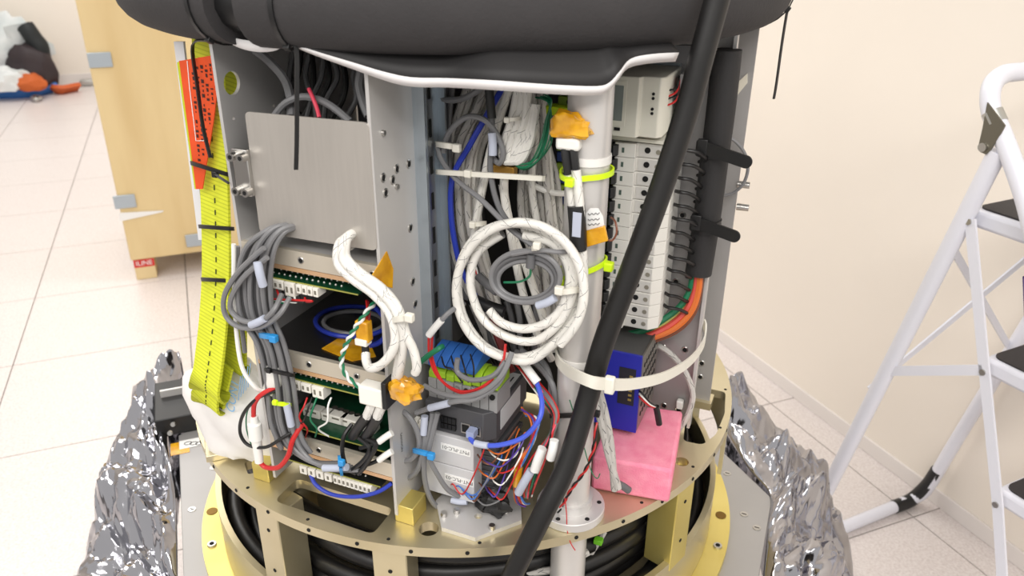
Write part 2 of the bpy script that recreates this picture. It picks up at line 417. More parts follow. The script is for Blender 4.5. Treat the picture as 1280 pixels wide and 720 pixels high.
def strap_floor(name, label, pts, m, w):
    P = smooth([p for p in pts], 6); tag(obj(name, MB().tube(P, 1, 4, flat=(.018, w)), m), label, 'strap')
fz = lambda x, y, h=.03: PZ(x, y, -.79+h)
strap_floor('blue_strap', 'blue lashing strap lying along the far floor', [fz(-20, 119), fz(10, 119), fz(35, 118), fz(52, 115), fz(66, 112)], mat('strap_blue', (64, 124, 200), .6), .09)
strap_floor('orange_strap', 'orange strap end trailing beside the blue strap', [fz(68, 113), fz(76, 114), fz(86, 112), fz(97, 110)], mat('strap_orange', (200, 96, 46), .6), .07)
tag(obj('strap_buckle', MB().tube(smooth([fz(40, 122), fz(45, 124), fz(51, 122), fz(46, 120)], 5, True), .015, 6, True), tape), 'grey metal buckle lying on the blue strap', 'buckle')
tag(obj('door_stop', MB().box(fz(109, 103, .03), (.12, .08, .05), ROOM), tape, bevel=.008), 'small grey block by the far skirting beside the crate', 'block')

# ================================================================== STEP LADDER
foot = PZ(995, 691, -.79); LY = radians(26); LX = Vector((cos(LY), sin(LY), 0)); LN = Vector((-sin(LY), cos(LY), 0))
def LD(w, n, z): return Vector((foot.x, foot.y, 0)) + LX*w + LN*n + Z*z
ldr = thing('step_ladder', 'white tubular folding step ladder with black treads standing against the wall', 'ladder', LD(.23, -.3, 0))
LW = .455; rt = .0165
legs = [LD(0, -.212, 1.0), LD(0, -.13, .612), LD(0, -.02, .10)] 
path = [LD(0, -.236, 1.114), LD(0, -.06, .29), LD(.002, -.012, .06), LD(.02, 0, .024), LD(.06, .004, .0175), LD(LW-.07, .004, .0175), LD(LW-.03, 0, .024), LD(LW-.004, -.016, .07), LD(LW, -.06, .29), LD(LW, -.236, 1.114)]
obj('rear_leg_frame', MB().tube(smooth(path, 8), rt, 12), lad, ldr)
for w0, w1 in ((.10, .02), (LW-.11, LW-.015)):
    s = -1 if w0 < LW/2 else 1; wc = 0 if s < 0 else LW
    P = [LD(wc - s*.10, .004, .0165), LD(wc - s*.05, .003, .0168), LD(wc - s*.022, 0, .028), LD(wc-s*.004, -.014, .075), LD(wc, -.026, .13)]
    obj('foot_cap', MB().tube(smooth(P, 6), rt+.0016, 12), black, ldr)
hz = [LD(0, -.74, .02), LD(0, -.56, .50), LD(0, -.402, .86), LD(0, -.356, .955), LD(0, -.303, 1.05), LD(0, -.236, 1.142), LD(0, -.205, 1.178), LD(.01, -.188, 1.215), LD(.045, -.18, 1.232), LD(.10, -.18, 1.234)]
hz2 = [p + LX*(LW-2*(p-LD(0, 0, 0)).dot(LX)) for p in hz[::-1]]
obj('front_rail', MB().tube(smooth(hz + hz2, 7), rt, 12), lad, ldr)
d = (LD(0, -.205, 1.178)-LD(0, -.236, 1.142)).normalized(); c = LD(0, -.214, 1.168)
obj('rail_collar', MB().cyl(c-d*.011, c+d*.011, rt+.001, rt+.001, 14), tape, ldr)
for w in (-.017, LW+.017):
    PL = lambda x, y: (lambda d: CAM + d*((LD(-.017, 0, 0) - CAM).dot(LX)/d.dot(LX)))(ray(x, y)) + LX*(w+.017)
    hb = obj('hinge_plate', MB().prism([PL(*p) for p in ((1234, 128), (1256, 157), (1252, 165), (1238, 188), (1232, 193), (1225, 190), (1223, 182), (1228, 160))], LX*.003), mat('hinge_steel', (128, 124, 112), .4, .9), ldr)
    c_ = PL(1229, 184); obj('rivet', MB().cyl(c_ - LX*.004, c_ + LX*.006, .008, .006, 10), steel, hb)
lk = [(-.222, .985), (-.324, .723), (-.418, .485), (-.462, .361), (-.52, .18)]
for w in (-.004, LW+.004):
    li = obj('side_link', MB().tube([LD(w, a, b) for a, b in lk], 1, 4, flat=(.0025, .010), up=LX), lad, ldr)
    for a, b in lk[:3]: obj('rivet', MB().cyl(LD(w-.006, a, b-.004), LD(w+.006, a, b-.004), .006, .005, 10), steel, li)
    obj('strut', MB().tube([LD(w, -.135, .618), LD(w, -.322, .722)], 1, 4, flat=(.0025, .010), up=LX), lad, ldr)
for i, (a, b) in enumerate(lk[:3]):
    dpt = [.145, .19, .23][i]; z0 = b
    st = obj('step_tray', MB().box(LD(LW/2, a-dpt/2+.012, z0-.004), (LW-.035, dpt+.02, .034), (LX, LN, Z)), lad, ldr, bevel=.008)
    o_ = rrect(-LW/2+.03, -dpt/2-.002, LW/2-.03, dpt/2+.002, .018)
    outline('step_mat', o_, [], .004, (LD(LW/2, a-dpt/2+.012, z0+.0145), LX, LN), matt, st)
for p, q in (((.0, -.195, .93), (LW, -.115, .55)), ((.0, -.115, .55), (LW, -.195, .93))):
    s = -.006 if p[2] > .7 else .006
    obj('cross_brace', MB().tube([LD(p[0], p[1]+s+.012, p[2]), LD(q[0], q[1]+s+.012, q[2])], 1, 4, flat=(.002, .008), up=LN), lad, ldr)
obj('purple_sticker', MB().cyl(LD(0, -.356, .925), LD(0, -.388, .83), rt+.0006, rt+.0006, 14, False), purple, ldr)

# ================================================================== INSTRUMENT FRAME
AX = O.copy()
fr = thing('instrument_frame', 'round gold-coloured instrument frame with cut-out deck on pillars and lower ring', 'frame', O + Z*-.26)
def lp(x, y, z=0): q = L(PZ(x, y, z)); return (q.x, q.y)
deckholes = [rpoly([lp(*p) for p in ((343, 626), (371, 598), (492, 636), (466, 668))], .010),
             rpoly([lp(*p) for p in ((862, 481), (907, 490), (906, 517), (895, 543), (878, 556), (854, 551))], .008),
             rpoly([lp(*p) for p in ((305, 578), (326, 572), (330, 588), (310, 593))], .004)]
q = lp(536, 661); deckholes.append(circ(q[0], q[1], .0125))
q = lp(852, 577); deckholes.append(circ(q[0], q[1], .010))
deck = outline('deck_plate', circ(0, 0, .433, 160), deckholes, .014, (O, U, V), gold, fr, off=-.007)
for k, a in enumerate((-125, -100, -42, 12, 40, 75, 110, 145)):
    er = Vector((cos(radians(a)), sin(radians(a)), 0)); et = Vector((-er.y, er.x, 0))
    pl = obj('pillar', MB().box(O + er*.404 + Z*-.089, (.044, .044, .150), (er, et, Z)), goldy if k == 2 else gold, fr, bevel=.0015)
    for z in (-.05, -.12): screw(O + er*.4255 + Z*z, er, .003, pl, hole, .0012, 'screw_hole')
obj('rim_band', MB().lathe([(.4325, -.100), (.4325, -.0145), (.4265, -.0145), (.4265, -.100)], O, radians(-22), radians(60), 40), gold, fr)
obj('lower_ring', MB().lathe([(.4255, -.236), (.4255, -.149), (.4255-.009, -.149), (.4255-.009, -.236)], O, n=160), gold, fr)
obj('base_flange', MB().lathe([(.459, -.249), (.459, -.237), (.416, -.237), (.416, -.249)], O, n=160), goldy, fr)
obj('inner_drum', MB().lathe([(.27, -.24), (.27, -.014), (.262, -.014), (.262, -.24)], O, n=96), gold, fr)
obj('bottom_plate', MB().lathe([(.415, -.249), (.415, -.242), (.0, -.242), (.0, -.249)], O, n=96), gold, fr)
oc = [(-.49, .345), (-.49, -.24), (-.24, -.49), (.24, -.49), (.485, -.24), (.485, .24), (.24, .49), (-.24, .49)]
obj('base_plate', MB().prism([O + A*a + N*b + Z*-.265 for a, b in oc], Z*.016), aludull, fr, bevel=.001)
obj('pedestal', MB().prism([O + A*a*.8 + N*b*.8 + Z*-.789 for a, b in oc], Z*.523), mat('pedestal_dark', (60, 60, 62), .6, .3), fr)
# rim screws, flange bolts, base screws
for k in range(40):
    a = radians(k*9 + 3); e = Vector((cos(a), sin(a), 0))
    if e.y < .5: screw(O + e*.4325 + Z*-.007, e, .0028, fr, hole, .0012, 'screw_hole')
for k in range(24):
    a = radians(k*15 + 5); e = Vector((cos(a), sin(a), 0))
    if e.y < .45:
        screw(O + e*.424 + Z*-.0002, Z, .0024, fr, hole, .0006, 'screw_hole')
for x, y in ((265, 681), (897, 683)):
    p = PZ(x, y, -.237); b = obj('flange_bolt', MB().cyl(p, p+Z*.003, .0075, .0068, 18), steel, fr)
    obj('hex_recess', MB().cyl(p+Z*.003, p+Z*.0034, .004, .004, 6), hole, b)
for x, y in ((265, 639), (901, 644)):
    p = PZ(x, y, -.2366); obj('flange_hole', MB().cyl(p, p+Z*.0006, .009, .009, 18), mat('bore_bronze', (120, 92, 40), .4, .8), fr)
for x, y in ((267, 585), (909, 592), (930, 643), (240, 637), (946, 660), (268, 660)):
    p = PZ(x, y, -.249); b = obj('base_screw', MB().cyl(p, p+Z*.0012, .007, .0066, 14), steel, fr)
    obj('slot', MB().box(p+Z*.0013, (.008, .0015, .0006)), hole, b)
for x, y in ((330, 598), (508, 651)):
    p = PZ(x, y, 0)
    obj('mounting_block', MB().box(p + V*.012 + Z*.013, (.026, .034, .026)), goldy, fr, bevel=.001)
# stepped gold blocks on the deck beside the rack, at left
p = PZ(292, 556, 0); obj('spacer_block', MB().box(p+Z*.005, (.075, .06, .010), (A, N, Z)), gold, fr, bevel=.001)
p = PZ(276, 540, 0); obj('spacer_block', MB().box(p+Z*.009, (.045, .045, .018), (A, N, Z)), gold, fr, bevel=.001)
# octagonal adapter plate on the deck below the controller
op = [lp(*p) for p in ((545, 630), (566, 611), (612, 603), (650, 622), (652, 655), (594, 677), (552, 664))]
ad = tag(outline('adapter_plate', op, [circ(*lp(598, 650), .005)], .006, (O, U, V), alu, None, off=.0032), 'grey polygonal adapter plate screwed to the deck below the controller', 'plate')
for x, y in ((571, 641), (615, 661), (555, 645), (633, 640)): screw(PZ(x, y, .006), Z, .0042, ad, steel, .006)
# thick black power cable coiled inside the ring
for k, (r, z, rr) in enumerate(((.378, -.075, .013), (.374, -.104, .013), (.380, -.133, .013), (.352, -.16, .013), (.380, -.165, .013), (.365, -.2, .013), (.415, -.183, .013), (.418, -.211, .013), (.392, -.225, .013))):
    P = [O + Vector((cos(2*pi*i/90)*(r+.004*sin(i*.4+k)), sin(2*pi*i/90)*(r+.004*sin(i*.4+k)), z + .007*sin(2*pi*i/90*2+k))) for i in range(90)]
    # turns run inside the pillars
    P = [O + Vector(((p-O).x*.955, (p-O).y*.955, (p-O).z)) for p in P]
    tag(obj('power_cable', MB().tube(P, rr, 10, True), blackc), 'thick black power cable turn coiled inside the ring below the deck', 'cable', 'cable turns below the deck')

# black box and bracket on the base plate at left
bb = thing('junction_box', 'low black box with silver end bracket beside the foil at left', 'box', PZ(228, 540, -.249))
p = PZ(238, 538, -.249)
obj('body', MB().box(p + N*.07 + Z*.02, (.12, .15, .04), (A, N, Z)), black, bb, bevel=.002)
p = PZ(222, 498, -.249+.03); obj('end_bracket', MB().box(p, (.06, .006, .05), (A, N, Z)), alu, bb)
for x, y in ((217, 530), (213, 541)): screw(PZ(x, y, -.249+.03), Vector((0, -1, .3)), .005, bb, steel, .004)
kt = tag(obj('tape_piece', MB().box(PZ(225, 560, -.2485), (.034, .04, .0008), (A, N, Z)), kap), 'amber tape piece on the silver base plate at left', 'tape')
sk = thing('paper_label', 'white paper label with loops drawn in ink on the base plate', 'label', PZ(243, 553, -.2485))
obj('sheet', MB().box(PZ(243, 553, -.2482), (.055, .028, .0008), (A, N, Z)), paper, sk)
for i in range(3):
    c = PZ(235+i*7, 554, -.2474); obj('ink_loop', MB().tube([c + A*.007*cos(t*pi/6) + N*.005*sin(t*pi/6) for t in range(12)], .0006, 5, True), inkk, sk)

# ------------------------------------------------------------------ crumpled reflective foil
def hsh(i, j, k): return noise.random_unit_vector().x if False else noise.cell(Vector((i+.5, j+.5, k*7.3+.5)))*1.0
def tri(x, y, k):
    # linear interpolation over a triangulated lattice: flat facets with sharp creases
    i, j = math.floor(x), math.floor(y); f, g = x-i, y-j; c = hsh(i+1, j, k) if f > g else hsh(i, j+1, k); a = hsh(i, j, k); b = hsh(i+1, j+1, k)
    return a + (c-a)*(f-g) + (b-a)*g if f > g else a + (c-a)*(g-f) + (b-a)*f
def foil(name, label, inner, outer, seed, nu=150, nv=110):
    # film sheet: fixed along the base plate, bulging up and out in long crumpled folds, then hanging down
    I = smooth([PZ(x, y, -.247) for x, y in inner], 20); Q = smooth([PZ(x, y, z) for x, y, z in outer], 20)
    P = []
    pick = lambda C, t: C[min(int(t*(len(C)-1)), len(C)-2)].lerp(C[min(int(t*(len(C)-1)), len(C)-2)+1], t*(len(C)-1) - min(int(t*(len(C)-1)), len(C)-2))
    for i in range(nu+1):
        s = i/nu; a = pick(I, s); b = pick(Q, s); e = (b-a); e.z = 0; w = e.length; e.normalize(); row = []
        for j in range(nv+1):
            t = j/nv
            if t < .68: f = t/.68; p = a.lerp(b, f) + Z*(.05*sin(pi*f)**.8*min(1, w/.1))
            else: f = (t-.68)/.32; p = b - Z*.30*f - e*.04*f
            k = min(1, t*6)*min(1, .25+w/.09)
            h = .040*tri(s*7 + t*1.5, t*5 - s*1.2, seed) + .018*tri(s*17 - t*3, t*13 + s*4, seed+3) + .006*tri(s*41 + t*7, t*31, seed+7)
            n2 = tri(s*9 - t, t*6 + s*2, seed+11)
            row.append(p + (Z*.75 + e*.66)*h*k + e*.020*n2*k)
        P.append(row)
    o = obj(name, MB().grid(P), mylar, solid=.0006); o.data.set_sharp_from_angle(angle=radians(14)); return tag(o, label, 'foil')
foil('reflective_foil', 'crumpled silver reflective foil gathered beside the base plate at left', [(228, 470), (210, 500), (211, 560), (220, 630), (222, 720), (222, 780)], [(228, 458, -.26), (186, 482, -.32), (160, 545, -.36), (132, 620, -.38), (118, 690, -.38), (112, 780, -.38)], 2)
foil('reflective_foil', 'crumpled silver reflective foil gathered beside the base plate next to the ladder', [(900, 530), (935, 585), (962, 618), (960, 660), (954, 720), (950, 780)], [(912, 488, -.26), (955, 515, -.32), (998, 565, -.36), (1040, 615, -.38), (1062, 680, -.38), (1068, 780, -.38)], 8)

# ================================================================== FOAM COVERED RING ABOVE
tz = .608; tR = .392; tr = .0425
rg = thing('foam_ring', 'dark grey foam tube ring closing the top of the instrument', 'ring', O + Z*.565)
def arc(a0, a1, R, r, z, n=14, m=60): 
    return MB().tube([O + Vector((R*cos(radians(a0+(a1-a0)*i/m)), R*sin(radians(a0+(a1-a0)*i/m)), z)) for i in range(m+1)], r, n)
obj('ring_tube', MB().tube([O + Vector((tR*cos(2*pi*i/100), tR*sin(2*pi*i/100), tz)) for i in range(100)], .030, 12, True), black, rg)
angp = lambda x, y: math.degrees(atan2(*((PC(x, y, tR+tr) - O).yx)))
g0 = angp(257, 30); g1 = angp(292, 30)
obj('foam_sleeve', arc(g1, 200, tR, tr, tz, 22, 140), foam, rg)
obj('foam_sleeve', arc(-160, g0, tR, tr, tz, 22, 40), foam, rg)
def ring_tie(x, label, m, tail=None):
    a = radians(angp(x, 30)); e = Vector((cos(a), sin(a), 0))
    return tie_ring('cable_tie', label, O + e*tR + Z*tz, tr+.0012, tr+.0012, e, Z, .005, .0016, m, -1.0, tail)
ring_tie(238, 'black cable tie with long tail around foam ring above the orange label', black, [PC(241, 56, .40), PC(247, 110, .405), PC(254, 160, .41), PC(263, 197, .415)])
ring_tie(341, 'black cable tie around foam ring with tail hanging over the steel cover', black, [PC(370, 60, .415), PC(371, 110, .42), PC(371, 170, .42), PC(370, 212, .42)])
RT = Vector((cos(radians(-20)), sin(radians(-20)), 0))
tie_ring('cable_tie', 'black cable tie at the right end of the foam ring with thin hanging tail', O + RT*tR + Z*tz, tr+.001, tr+.001, RT, Z, .005, .0016, black, -.55, [O + RT*(tR+tr*.86) + Z*(tz-.06), O + RT*(tR+tr*.87) + Z*(tz-.11), O + RT*(tR+tr*.86) + Z*(tz-.13)])
# hanging black cover sheet with white edge
sk = thing('cover_sheet', 'black flexible cover sheet with white lower edge hanging below the foam ring', 'sheet', O + Z*.5)
edge = [(372, 57), (400, 66), (440, 78), (480, 90), (515, 97), (560, 98), (620, 101), (690, 106), (745, 108), (762, 103), (774, 90), (788, 74), (815, 68), (848, 66)]
eb = smooth([PC(x, y, .412 if x < 600 else (.436 if x < 780 else .425)) for x, y in edge], 4)
top = [Vector((O.x+(p.x-O.x)*.90, O.y+(p.y-O.y)*.90, O.z+.585)) for p in eb]
rows = [[p.lerp(t, f) + (Vector((p.x-O.x, p.y-O.y, 0)).normalized()*.003*sin(f*pi)) for p, t in zip(eb, top)] for f in (0, .25, .5, .75, 1)]
obj('sheet', MB().grid(rows), sheetb, sk, solid=.003)
lip = [[p - Z*(.0085*min(1, .35+i*.05)) - Vector((p.x-O.x, p.y-O.y, 0)).normalized()*.004 for i, p in enumerate(eb)], [p + Z*.0005 for p in eb]]
obj('white_edge', MB().grid(lip), sheetw, sk, solid=.0022)
eb2 = smooth([PC(x, y, .40) for x, y in ((292, 56), (306, 59), (325, 61), (345, 60), (358, 54))], 4)
obj('white_edge', MB().grid([[p - Z*.003*sin(i/(len(eb2)-1)*pi) for i, p in enumerate(eb2)], [p + Z*.007 for p in eb2]]), sheetw, sk, solid=.002)
# inner top deck that shades the bays
struct_top = tag(obj('top_deck', MB().lathe([(.375, .585), (.375, .595), (0, .595), (0, .585)], O, n=72), mat('top_deck_dark', (58, 57, 58), .7)), 'dark round top deck inside the foam ring', 'deck')

# ================================================================== ELECTRONICS RACK (left bays)
UL, UM, VF = -.0975, .0865, -.385; VB = -.13; ZT = .575
rk = thing('electronics_rack', 'aluminium electronics rack with side plates and shelves on the deck', 'rack', W(0, -.26, 0))
def uplate(name, u, v0, v1, z0, z1, holes, m=alu): # vertical plate normal to u
    return outline(name, [(v0, z0), (v1, z0), (v1, z1), (v0, z1)], holes, .004, (W(u, 0, 0), V, Z), m, rk)
hq = L(PU(290, 104, UL+.002)); hs = [circ(hq.y, hq.z, .0125, 24)]
for x, y, r in ((292, 148, .002), (325, 66, .004), (342, 132, .0015)): q = L(PU(x, y, UL+.002)); hs.append(circ(q.y, q.z, r, 12))
uplate('side_plate', UL, VF, VB, .012, ZT, hs)
mid_holes = [(491, 225), (496, 211), (479, 222), (482, 241), (511, 205), (513, 285), (516, 352), (519, 380)]
uplate('side_plate', UM, VF, -.24, .012, ZT, [])
for x, y in mid_holes: socket(PU(x, y, UM+.0021), U, .0042, rk)
for x, y in ((478, 166), (495, 233)): screw(PU(x, y, UM+.002), U, .003, rk)
obj('back_plate', MB().bx(UL+.004, UM-.004, VB-.003, VB, .1, ZT-.002), mat('back_plate_dark', (92, 92, 94), .55, .6), rk)
# slide rail on the middle plate
sl = obj('slide_rail', MB().bx(UM+.002, UM+.007, -.303, -.252, .185, ZT-.003), zinc, rk)
obj('rail_lip', MB().bx(UM+.007, UM+.016, -.303, -.299, .185, ZT-.003), zinc, sl)
obj('rail_lip', MB().bx(UM+.007, UM+.016, -.256, -.252, .185, ZT-.003), zinc, sl)
obj('rail_channel', MB().bx(UM+.007, UM+.0085, -.284, -.270, .185, ZT-.003), mat('rail_inner', (196, 200, 204), .3, 1), sl)
for i in range(9):
    z = .21 + i*.042; obj('rail_slot', MB().bx(UM+.0086, UM+.0092, -.280, -.275, z, z+.02), hole, sl)
obj('bay_side', MB().bx(UM-.001, UM+.002, -.238, -.12, .17, ZT-.002), mat('bay_side_dark', (120, 120, 122), .5, .7), rk)
# shelves with front bars and copper strips
shelves = (.347, .2125, .089); bars = []
for i, z in enumerate(shelves):
    notch = []
    if i == 0:
        for x, y in ((370, 291), (440, 304)): q = L(PZ(x, y, z)); notch.append(circ(q.x, q.y, .013, 18))
    sh = outline('shelf', [(UL+.002, VF+.006), (UM-.002, VF+.006), (UM-.002, VB-.003), (UL+.002, VB-.003)], [], .003, (W(0, 0, z-.0015), U, V), alu if i == 0 else mat('shelf_metal_shaded', (132, 131, 131), .34, 1), rk)  # lower shelves: the dark bay they mirror is put into a darker metal colour
    br = obj('front_bar', MB().bx(UL+.002, UM-.002, VF, VF+.006, z-.020, z), mat('bar_light', (214, 206, 190), .5, .6), rk)
    obj('copper_strip', MB().bx(UL+.002, UM-.002, VF-.0005, VF+.012, z-.0255, z-.0205), copper, rk)
    for f in (.42, .78) if i else (.45, .95):
        c = W(UL+(UM-UL)*f, VF-.0002, z-.010); socket(c, -V, .0034, rk)
# top cover: brushed sheet with rounded corners, hinge bracket and screws
cv = thing('steel_cover', 'brushed steel cover panel with side bracket closing the top bay', 'cover', W(0, VF, .355))
cp = [L(PV(*p, VF)) for p in ((307, 139), (461, 153), (472, 313), (326, 290))]
cpo = rpoly([(-cp[1].x, cp[1].z), (-cp[0].x, cp[0].z), (-cp[3].x, cp[3].z), (-cp[2].x, cp[2].z)], .006)
outline('cover_sheet_metal', cpo, [], .0022, (W(0, VF-.0005, 0), -U, Z), alu2, cv)
b0 = L(PV(313, 215, VF)); 
obj('bracket', MB().box(W(b0.x-.006, VF-.004, b0.z), (.020, .006, .052)), steel, cv, bevel=.001)
for dx in (-.006, .010):
    for dz in (.019, -.019):
        c = W(b0.x-.006+dx*.8, VF-.007, b0.z+dz); s = obj('cap_screw', MB().cyl(c, c-V*.009, .0048, .0048, 16), steel, cv)
        obj('hex_recess', MB().cyl(c-V*.009, c-V*.0094, .0026, .0026, 6), hole, s)

# ------------------------------------------------------------------ circuit boards
def board(label, u0, u1, v0, v1, z, conns, dots=True, m=pcb):
    t = thing('circuit_board', label, 'circuit board', W((u0+u1)/2, (v0+v1)/2, z-.0016), 'rack circuit boards')
    obj('board', MB().bx(u0, u1, v0, v1, z-.0016, z), m, t)
    obj('board_edge', MB().bx(u0, u1, v0-.0006, v0, z-.0016, z), pcbe, t)
    if dots:
        for r in range(2):
            for i in range(13):
                u = u0 + (u1-u0)*(.14 + .055*i) + r*.003; c = W(u, v0+.010+.010*r, z)
                obj('solder_joint', MB().cyl(c, c+Z*.0014, .0013, .0006, 6), whitep, t)
    for cu, w, h in conns:
        c = obj('connector', MB().bx(cu, cu+w, v0-.004, v0+.012, z-.0016-h, z-.0016), connw, t, bevel=.0006)
        k = max(1, int(w/.0062))
        for i in range(k):
            uu = cu + w*(i+.5)/k
            obj('socket', MB().bx(uu-.0014, uu+.0014, v0-.0044, v0-.004, z-.0016-h*.72, z-.0016-h*.3), mat('socket_shadow', (120, 116, 104), .8), c)
    return t
board('green circuit board with white connectors under the top shelf', -.082, .058, VF-.001, -.30, .310, [(-.078, .016, .011), (-.06, .020, .011), (-.038, .013, .017), (-.022, .0066, .011), (-.0145, .0066, .011), (-.007, .0066, .011), (.0005, .0066, .011)])
board('green circuit board with white connectors under the middle shelf', -.070, .068, VF+.001, -.30, .177, [(-.066, .014, .012), (-.050, .014, .012), (-.034, .014, .012), (-.018, .016, .016)])
b3 = board('dark green circuit board with tall white plugs standing on lowest shelf', -.080, .083, VF+.004, -.25, .102, [], False)
for i, (x, y, w, h) in enumerate(((390, 527, .011, .014), (399, 533, .012, .018), (412, 532, .010, .012), (424, 527, .020, .020), (436, 532, .012, .016), (447, 541, .010, .012), (458, 543, .012, .018), (466, 548, .012, .016))):
    p = L(PV(x, y, -.350)); w *= 1.3; h = max(.012, p.z + h*.5 - .102)
    c = obj('plug', MB().box(W(p.x, p.y, .102+h/2), (w, .014, h)), connw, b3, bevel=.001)
    obj('socket', MB().box(W(p.x, p.y-.0072, .102+h*.7), (w*.4, .0006, h*.2)), mat('socket_shadow', (120, 116, 104), .8), c)
for i in range(5):
    p = PZ(419+i*7, 514+i*2.4, .108); obj('capacitor', MB().cyl(p - Z*.006, p+Z*.006, .004, .004, 12), mat('capacitor_grey', (96, 92, 86), .4, .5), b3)
board('black circuit board with a row of white plugs hanging below lowest shelf', -.072, .066, VF+.001, -.30, .049, [(-.052+.0126*i, .0105, .012) for i in range(4)] + [(-.001+.0062*i, .0058, .012) for i in range(9)], True, mat('black_board', (26, 30, 28), .4))

# ------------------------------------------------------------------ support pipe
PU0, PV0 = lp(713, 637); PR = .0230
pp = thing('support_pipe', 'vertical white-grey plastic wrapped support pipe with round flange', 'pipe', W(PU0, PV0, -.24))
obj('pipe_tube', MB().cyl(W(PU0, PV0, -.24), W(PU0, PV0, .552), PR, PR, 40), mat('pipe_wrap', (206, 203, 200), .34, .35, .05, 12), pp)
obj('pipe_flange', MB().cyl(W(PU0, PV0, 0), W(PU0, PV0, .012), PR+.020, PR+.020, 40), alu, pp, bevel=.001)
obj('pipe_collar', MB().cyl(W(PU0, PV0, .012), W(PU0, PV0, .024), PR+.004, PR+.004, 40), alu, pp)
for k in range(6):
    a = 2*pi*k/6+.4; screw(W(PU0+cos(a)*(PR+.013), PV0+sin(a)*(PR+.013), .012), Z, .003, pp, hole, .0006, 'screw_hole')
for z in (.46, .225): obj('pipe_band', MB().lathe([(PR+.0014, z-.004), (PR+.0014, z+.004), (PR, z+.004), (PR, z-.004)], W(PU0, PV0, 0), n=40), mat('clear_band', (226, 224, 220), .3), pp)

# ================================================================== BREAKER PANEL (right)
vb = -.045
bp = thing('breaker_board', 'upright grey mounting plate carrying breakers beside the pipe', 'panel', W(.30, vb, 0))
r0 = L(PV(861, 553, vb)); r1 = L(PV(912, 62, vb))
obj('mounting_plate', MB().bx(.20, .384, vb, vb+.004, .012, .575), aludull, bp)
obj('edge_strip', MB().bx(.380, .384, vb-.012, vb, .012, .575), alu, bp)
obj('din_rail', MB().bx(.285, .320, vb-.012, vb, .17, .56), zinc, bp)
for x, y in ((829, 434), (856, 437), (848, 512), (830, 507), (853, 269), (845, 352)): socket(PV(x, y, vb-.0003), -V, .004, bp)
rb = thing('rear_bracket_plate', 'grey outer bracket plate behind the breaker panel with side bolts', 'plate', W(.39, .06, 0))
obj('plate', MB().bx(.366, .398, .028, .034, .008, .575), aludull, rb)
obj('foot_bracket', MB().bx(.362, .402, .02, .05, 0, .012), gold, rb)
obj('diagonal_brace', MB().prism([PV(*p, .025) for p in ((911, 113), (934, 92), (934, 104), (912, 131))], V*.003), mat('brace_cream', (222, 216, 200), .5), rb)
for x, y in ((913, 142), (911, 168)): screw(PV(x, y, .027), -V, .0052, rb, steel, .004)
for x, y in ((921, 258), (922, 230)): screw(PV(x, y, .03), U, .005, rb, steel, .016, 'side_bolt')
for x, y in ((877, 454), (875, 471)): socket(PV(x, y, .0275), -V, .004, rb)
# breakers: one pressed body each, stacked along the rail
def breaker(z, label):
    t = thing('circuit_breaker', label, 'breaker', W(.297, -.10, z), 'circuit breakers stacked on the rail'); h = .0085
    prof = [(.262, -.060), (.262, -.122), (.268, -.126), (.268, -.138), (.293, -.138), (.293, -.130), (.325, -.130), (.336, -.118), (.336, -.060)]
    obj('body', MB().prism([W(u, v, z-h) for u, v in prof], Z*2*h), brkw, t, bevel=.0005)
    tg = obj('toggle', MB().prism([W(u, v, z-.0065) for u, v in ((.262, -.128), (.262, -.142), (.268, -.147), (.2725, -.143), (.2725, -.1375), (.268, -.128))], Z*.013), black, t, bevel=.0006)
    obj('indicator', MB().bx(.2765, .2795, -.1384, -.138, z-.003, z+.003), mat('indicator_green', (74, 92, 84), .5), t)
    rc = obj('terminal_frame', MB().bx(.2955, .324, -.1312, -.130, z-.0070, z+.0070), brks, t)
    obj('terminal_hole', MB().cyl(W(.306, -.1312, z+.001), W(.306, -.1318, z+.001), .0036, .0036, 14), hole, rc)
    obj('test_hole', MB().cyl(W(.319, -.1312, z), W(.319, -.1317, z), .003, .003, 12), mat('brass_dim', (150, 146, 134), .5, .5), rc)
    return t
ordn = ['topmost', 'second', 'third', 'fourth', 'fifth', 'sixth', 'seventh', 'eighth', 'ninth', 'tenth', 'eleventh', 'twelfth', 'thirteenth', 'lowest']
z0 = .4336; dz = (.4336-.2057)/13
bk = breaker(z0, 'topmost white circuit breaker in the stack, just below the meter')
for i in range(1, 14): dup(bk, Vector((0, 0, -dz*i)), '%s white circuit breaker %s' % (ordn[i], 'from the top of the stack beside the pipe' if i < 13 else 'at the bottom of the stack above the orange wires'))
for i in range(14): pass
tag(obj('rail_cover', MB().prism([W(.262, -.06, .4445), W(.262, -.135, .4445), W(.333, -.135, .4445), W(.345, -.10, .4445), W(.345, -.06, .4445)], Z*.004), meterm), 'thin pale cover strip between the meter and the breakers', 'cover')
mt = thing('power_meter', 'beige rail-mounted power meter with grey display above the breakers', 'meter', W(.295, -.11, .45))
obj('housing', MB().prism([W(u, v, .4535) for u, v in ((.258, -.06), (.258, -.155), (.296, -.155), (.298, -.147), (.318, -.147), (.323, -.14), (.323, -.06))], Z*.069), meterm, mt, bevel=.0012)
obj('display_bezel', MB().bx(.258, .282, -.1558, -.155, .466, .517), meterm, mt)
obj('display', MB().bx(.2595, .2785, -.1562, -.1558, .472, .512), lcd, mt)
obj('port', MB().bx(.270, .277, -.1562, -.155, .4605, .4640), hole, mt)
for z in (.504, .499, .487, .482): obj('button', MB().cyl(W(.311, -.147, z), W(.311, -.1478, z), .0018, .0018, 10), hole, mt)
tm = thing('terminal_relay', 'black wiring terminal beside the meter behind the thick cable', 'terminal', W(.338, -.07, .45))
for z in (.462, .492): obj('clamp_body', MB().box(W(.335, -.085, z), (.014, .03, .016)), black, tm, bevel=.001)
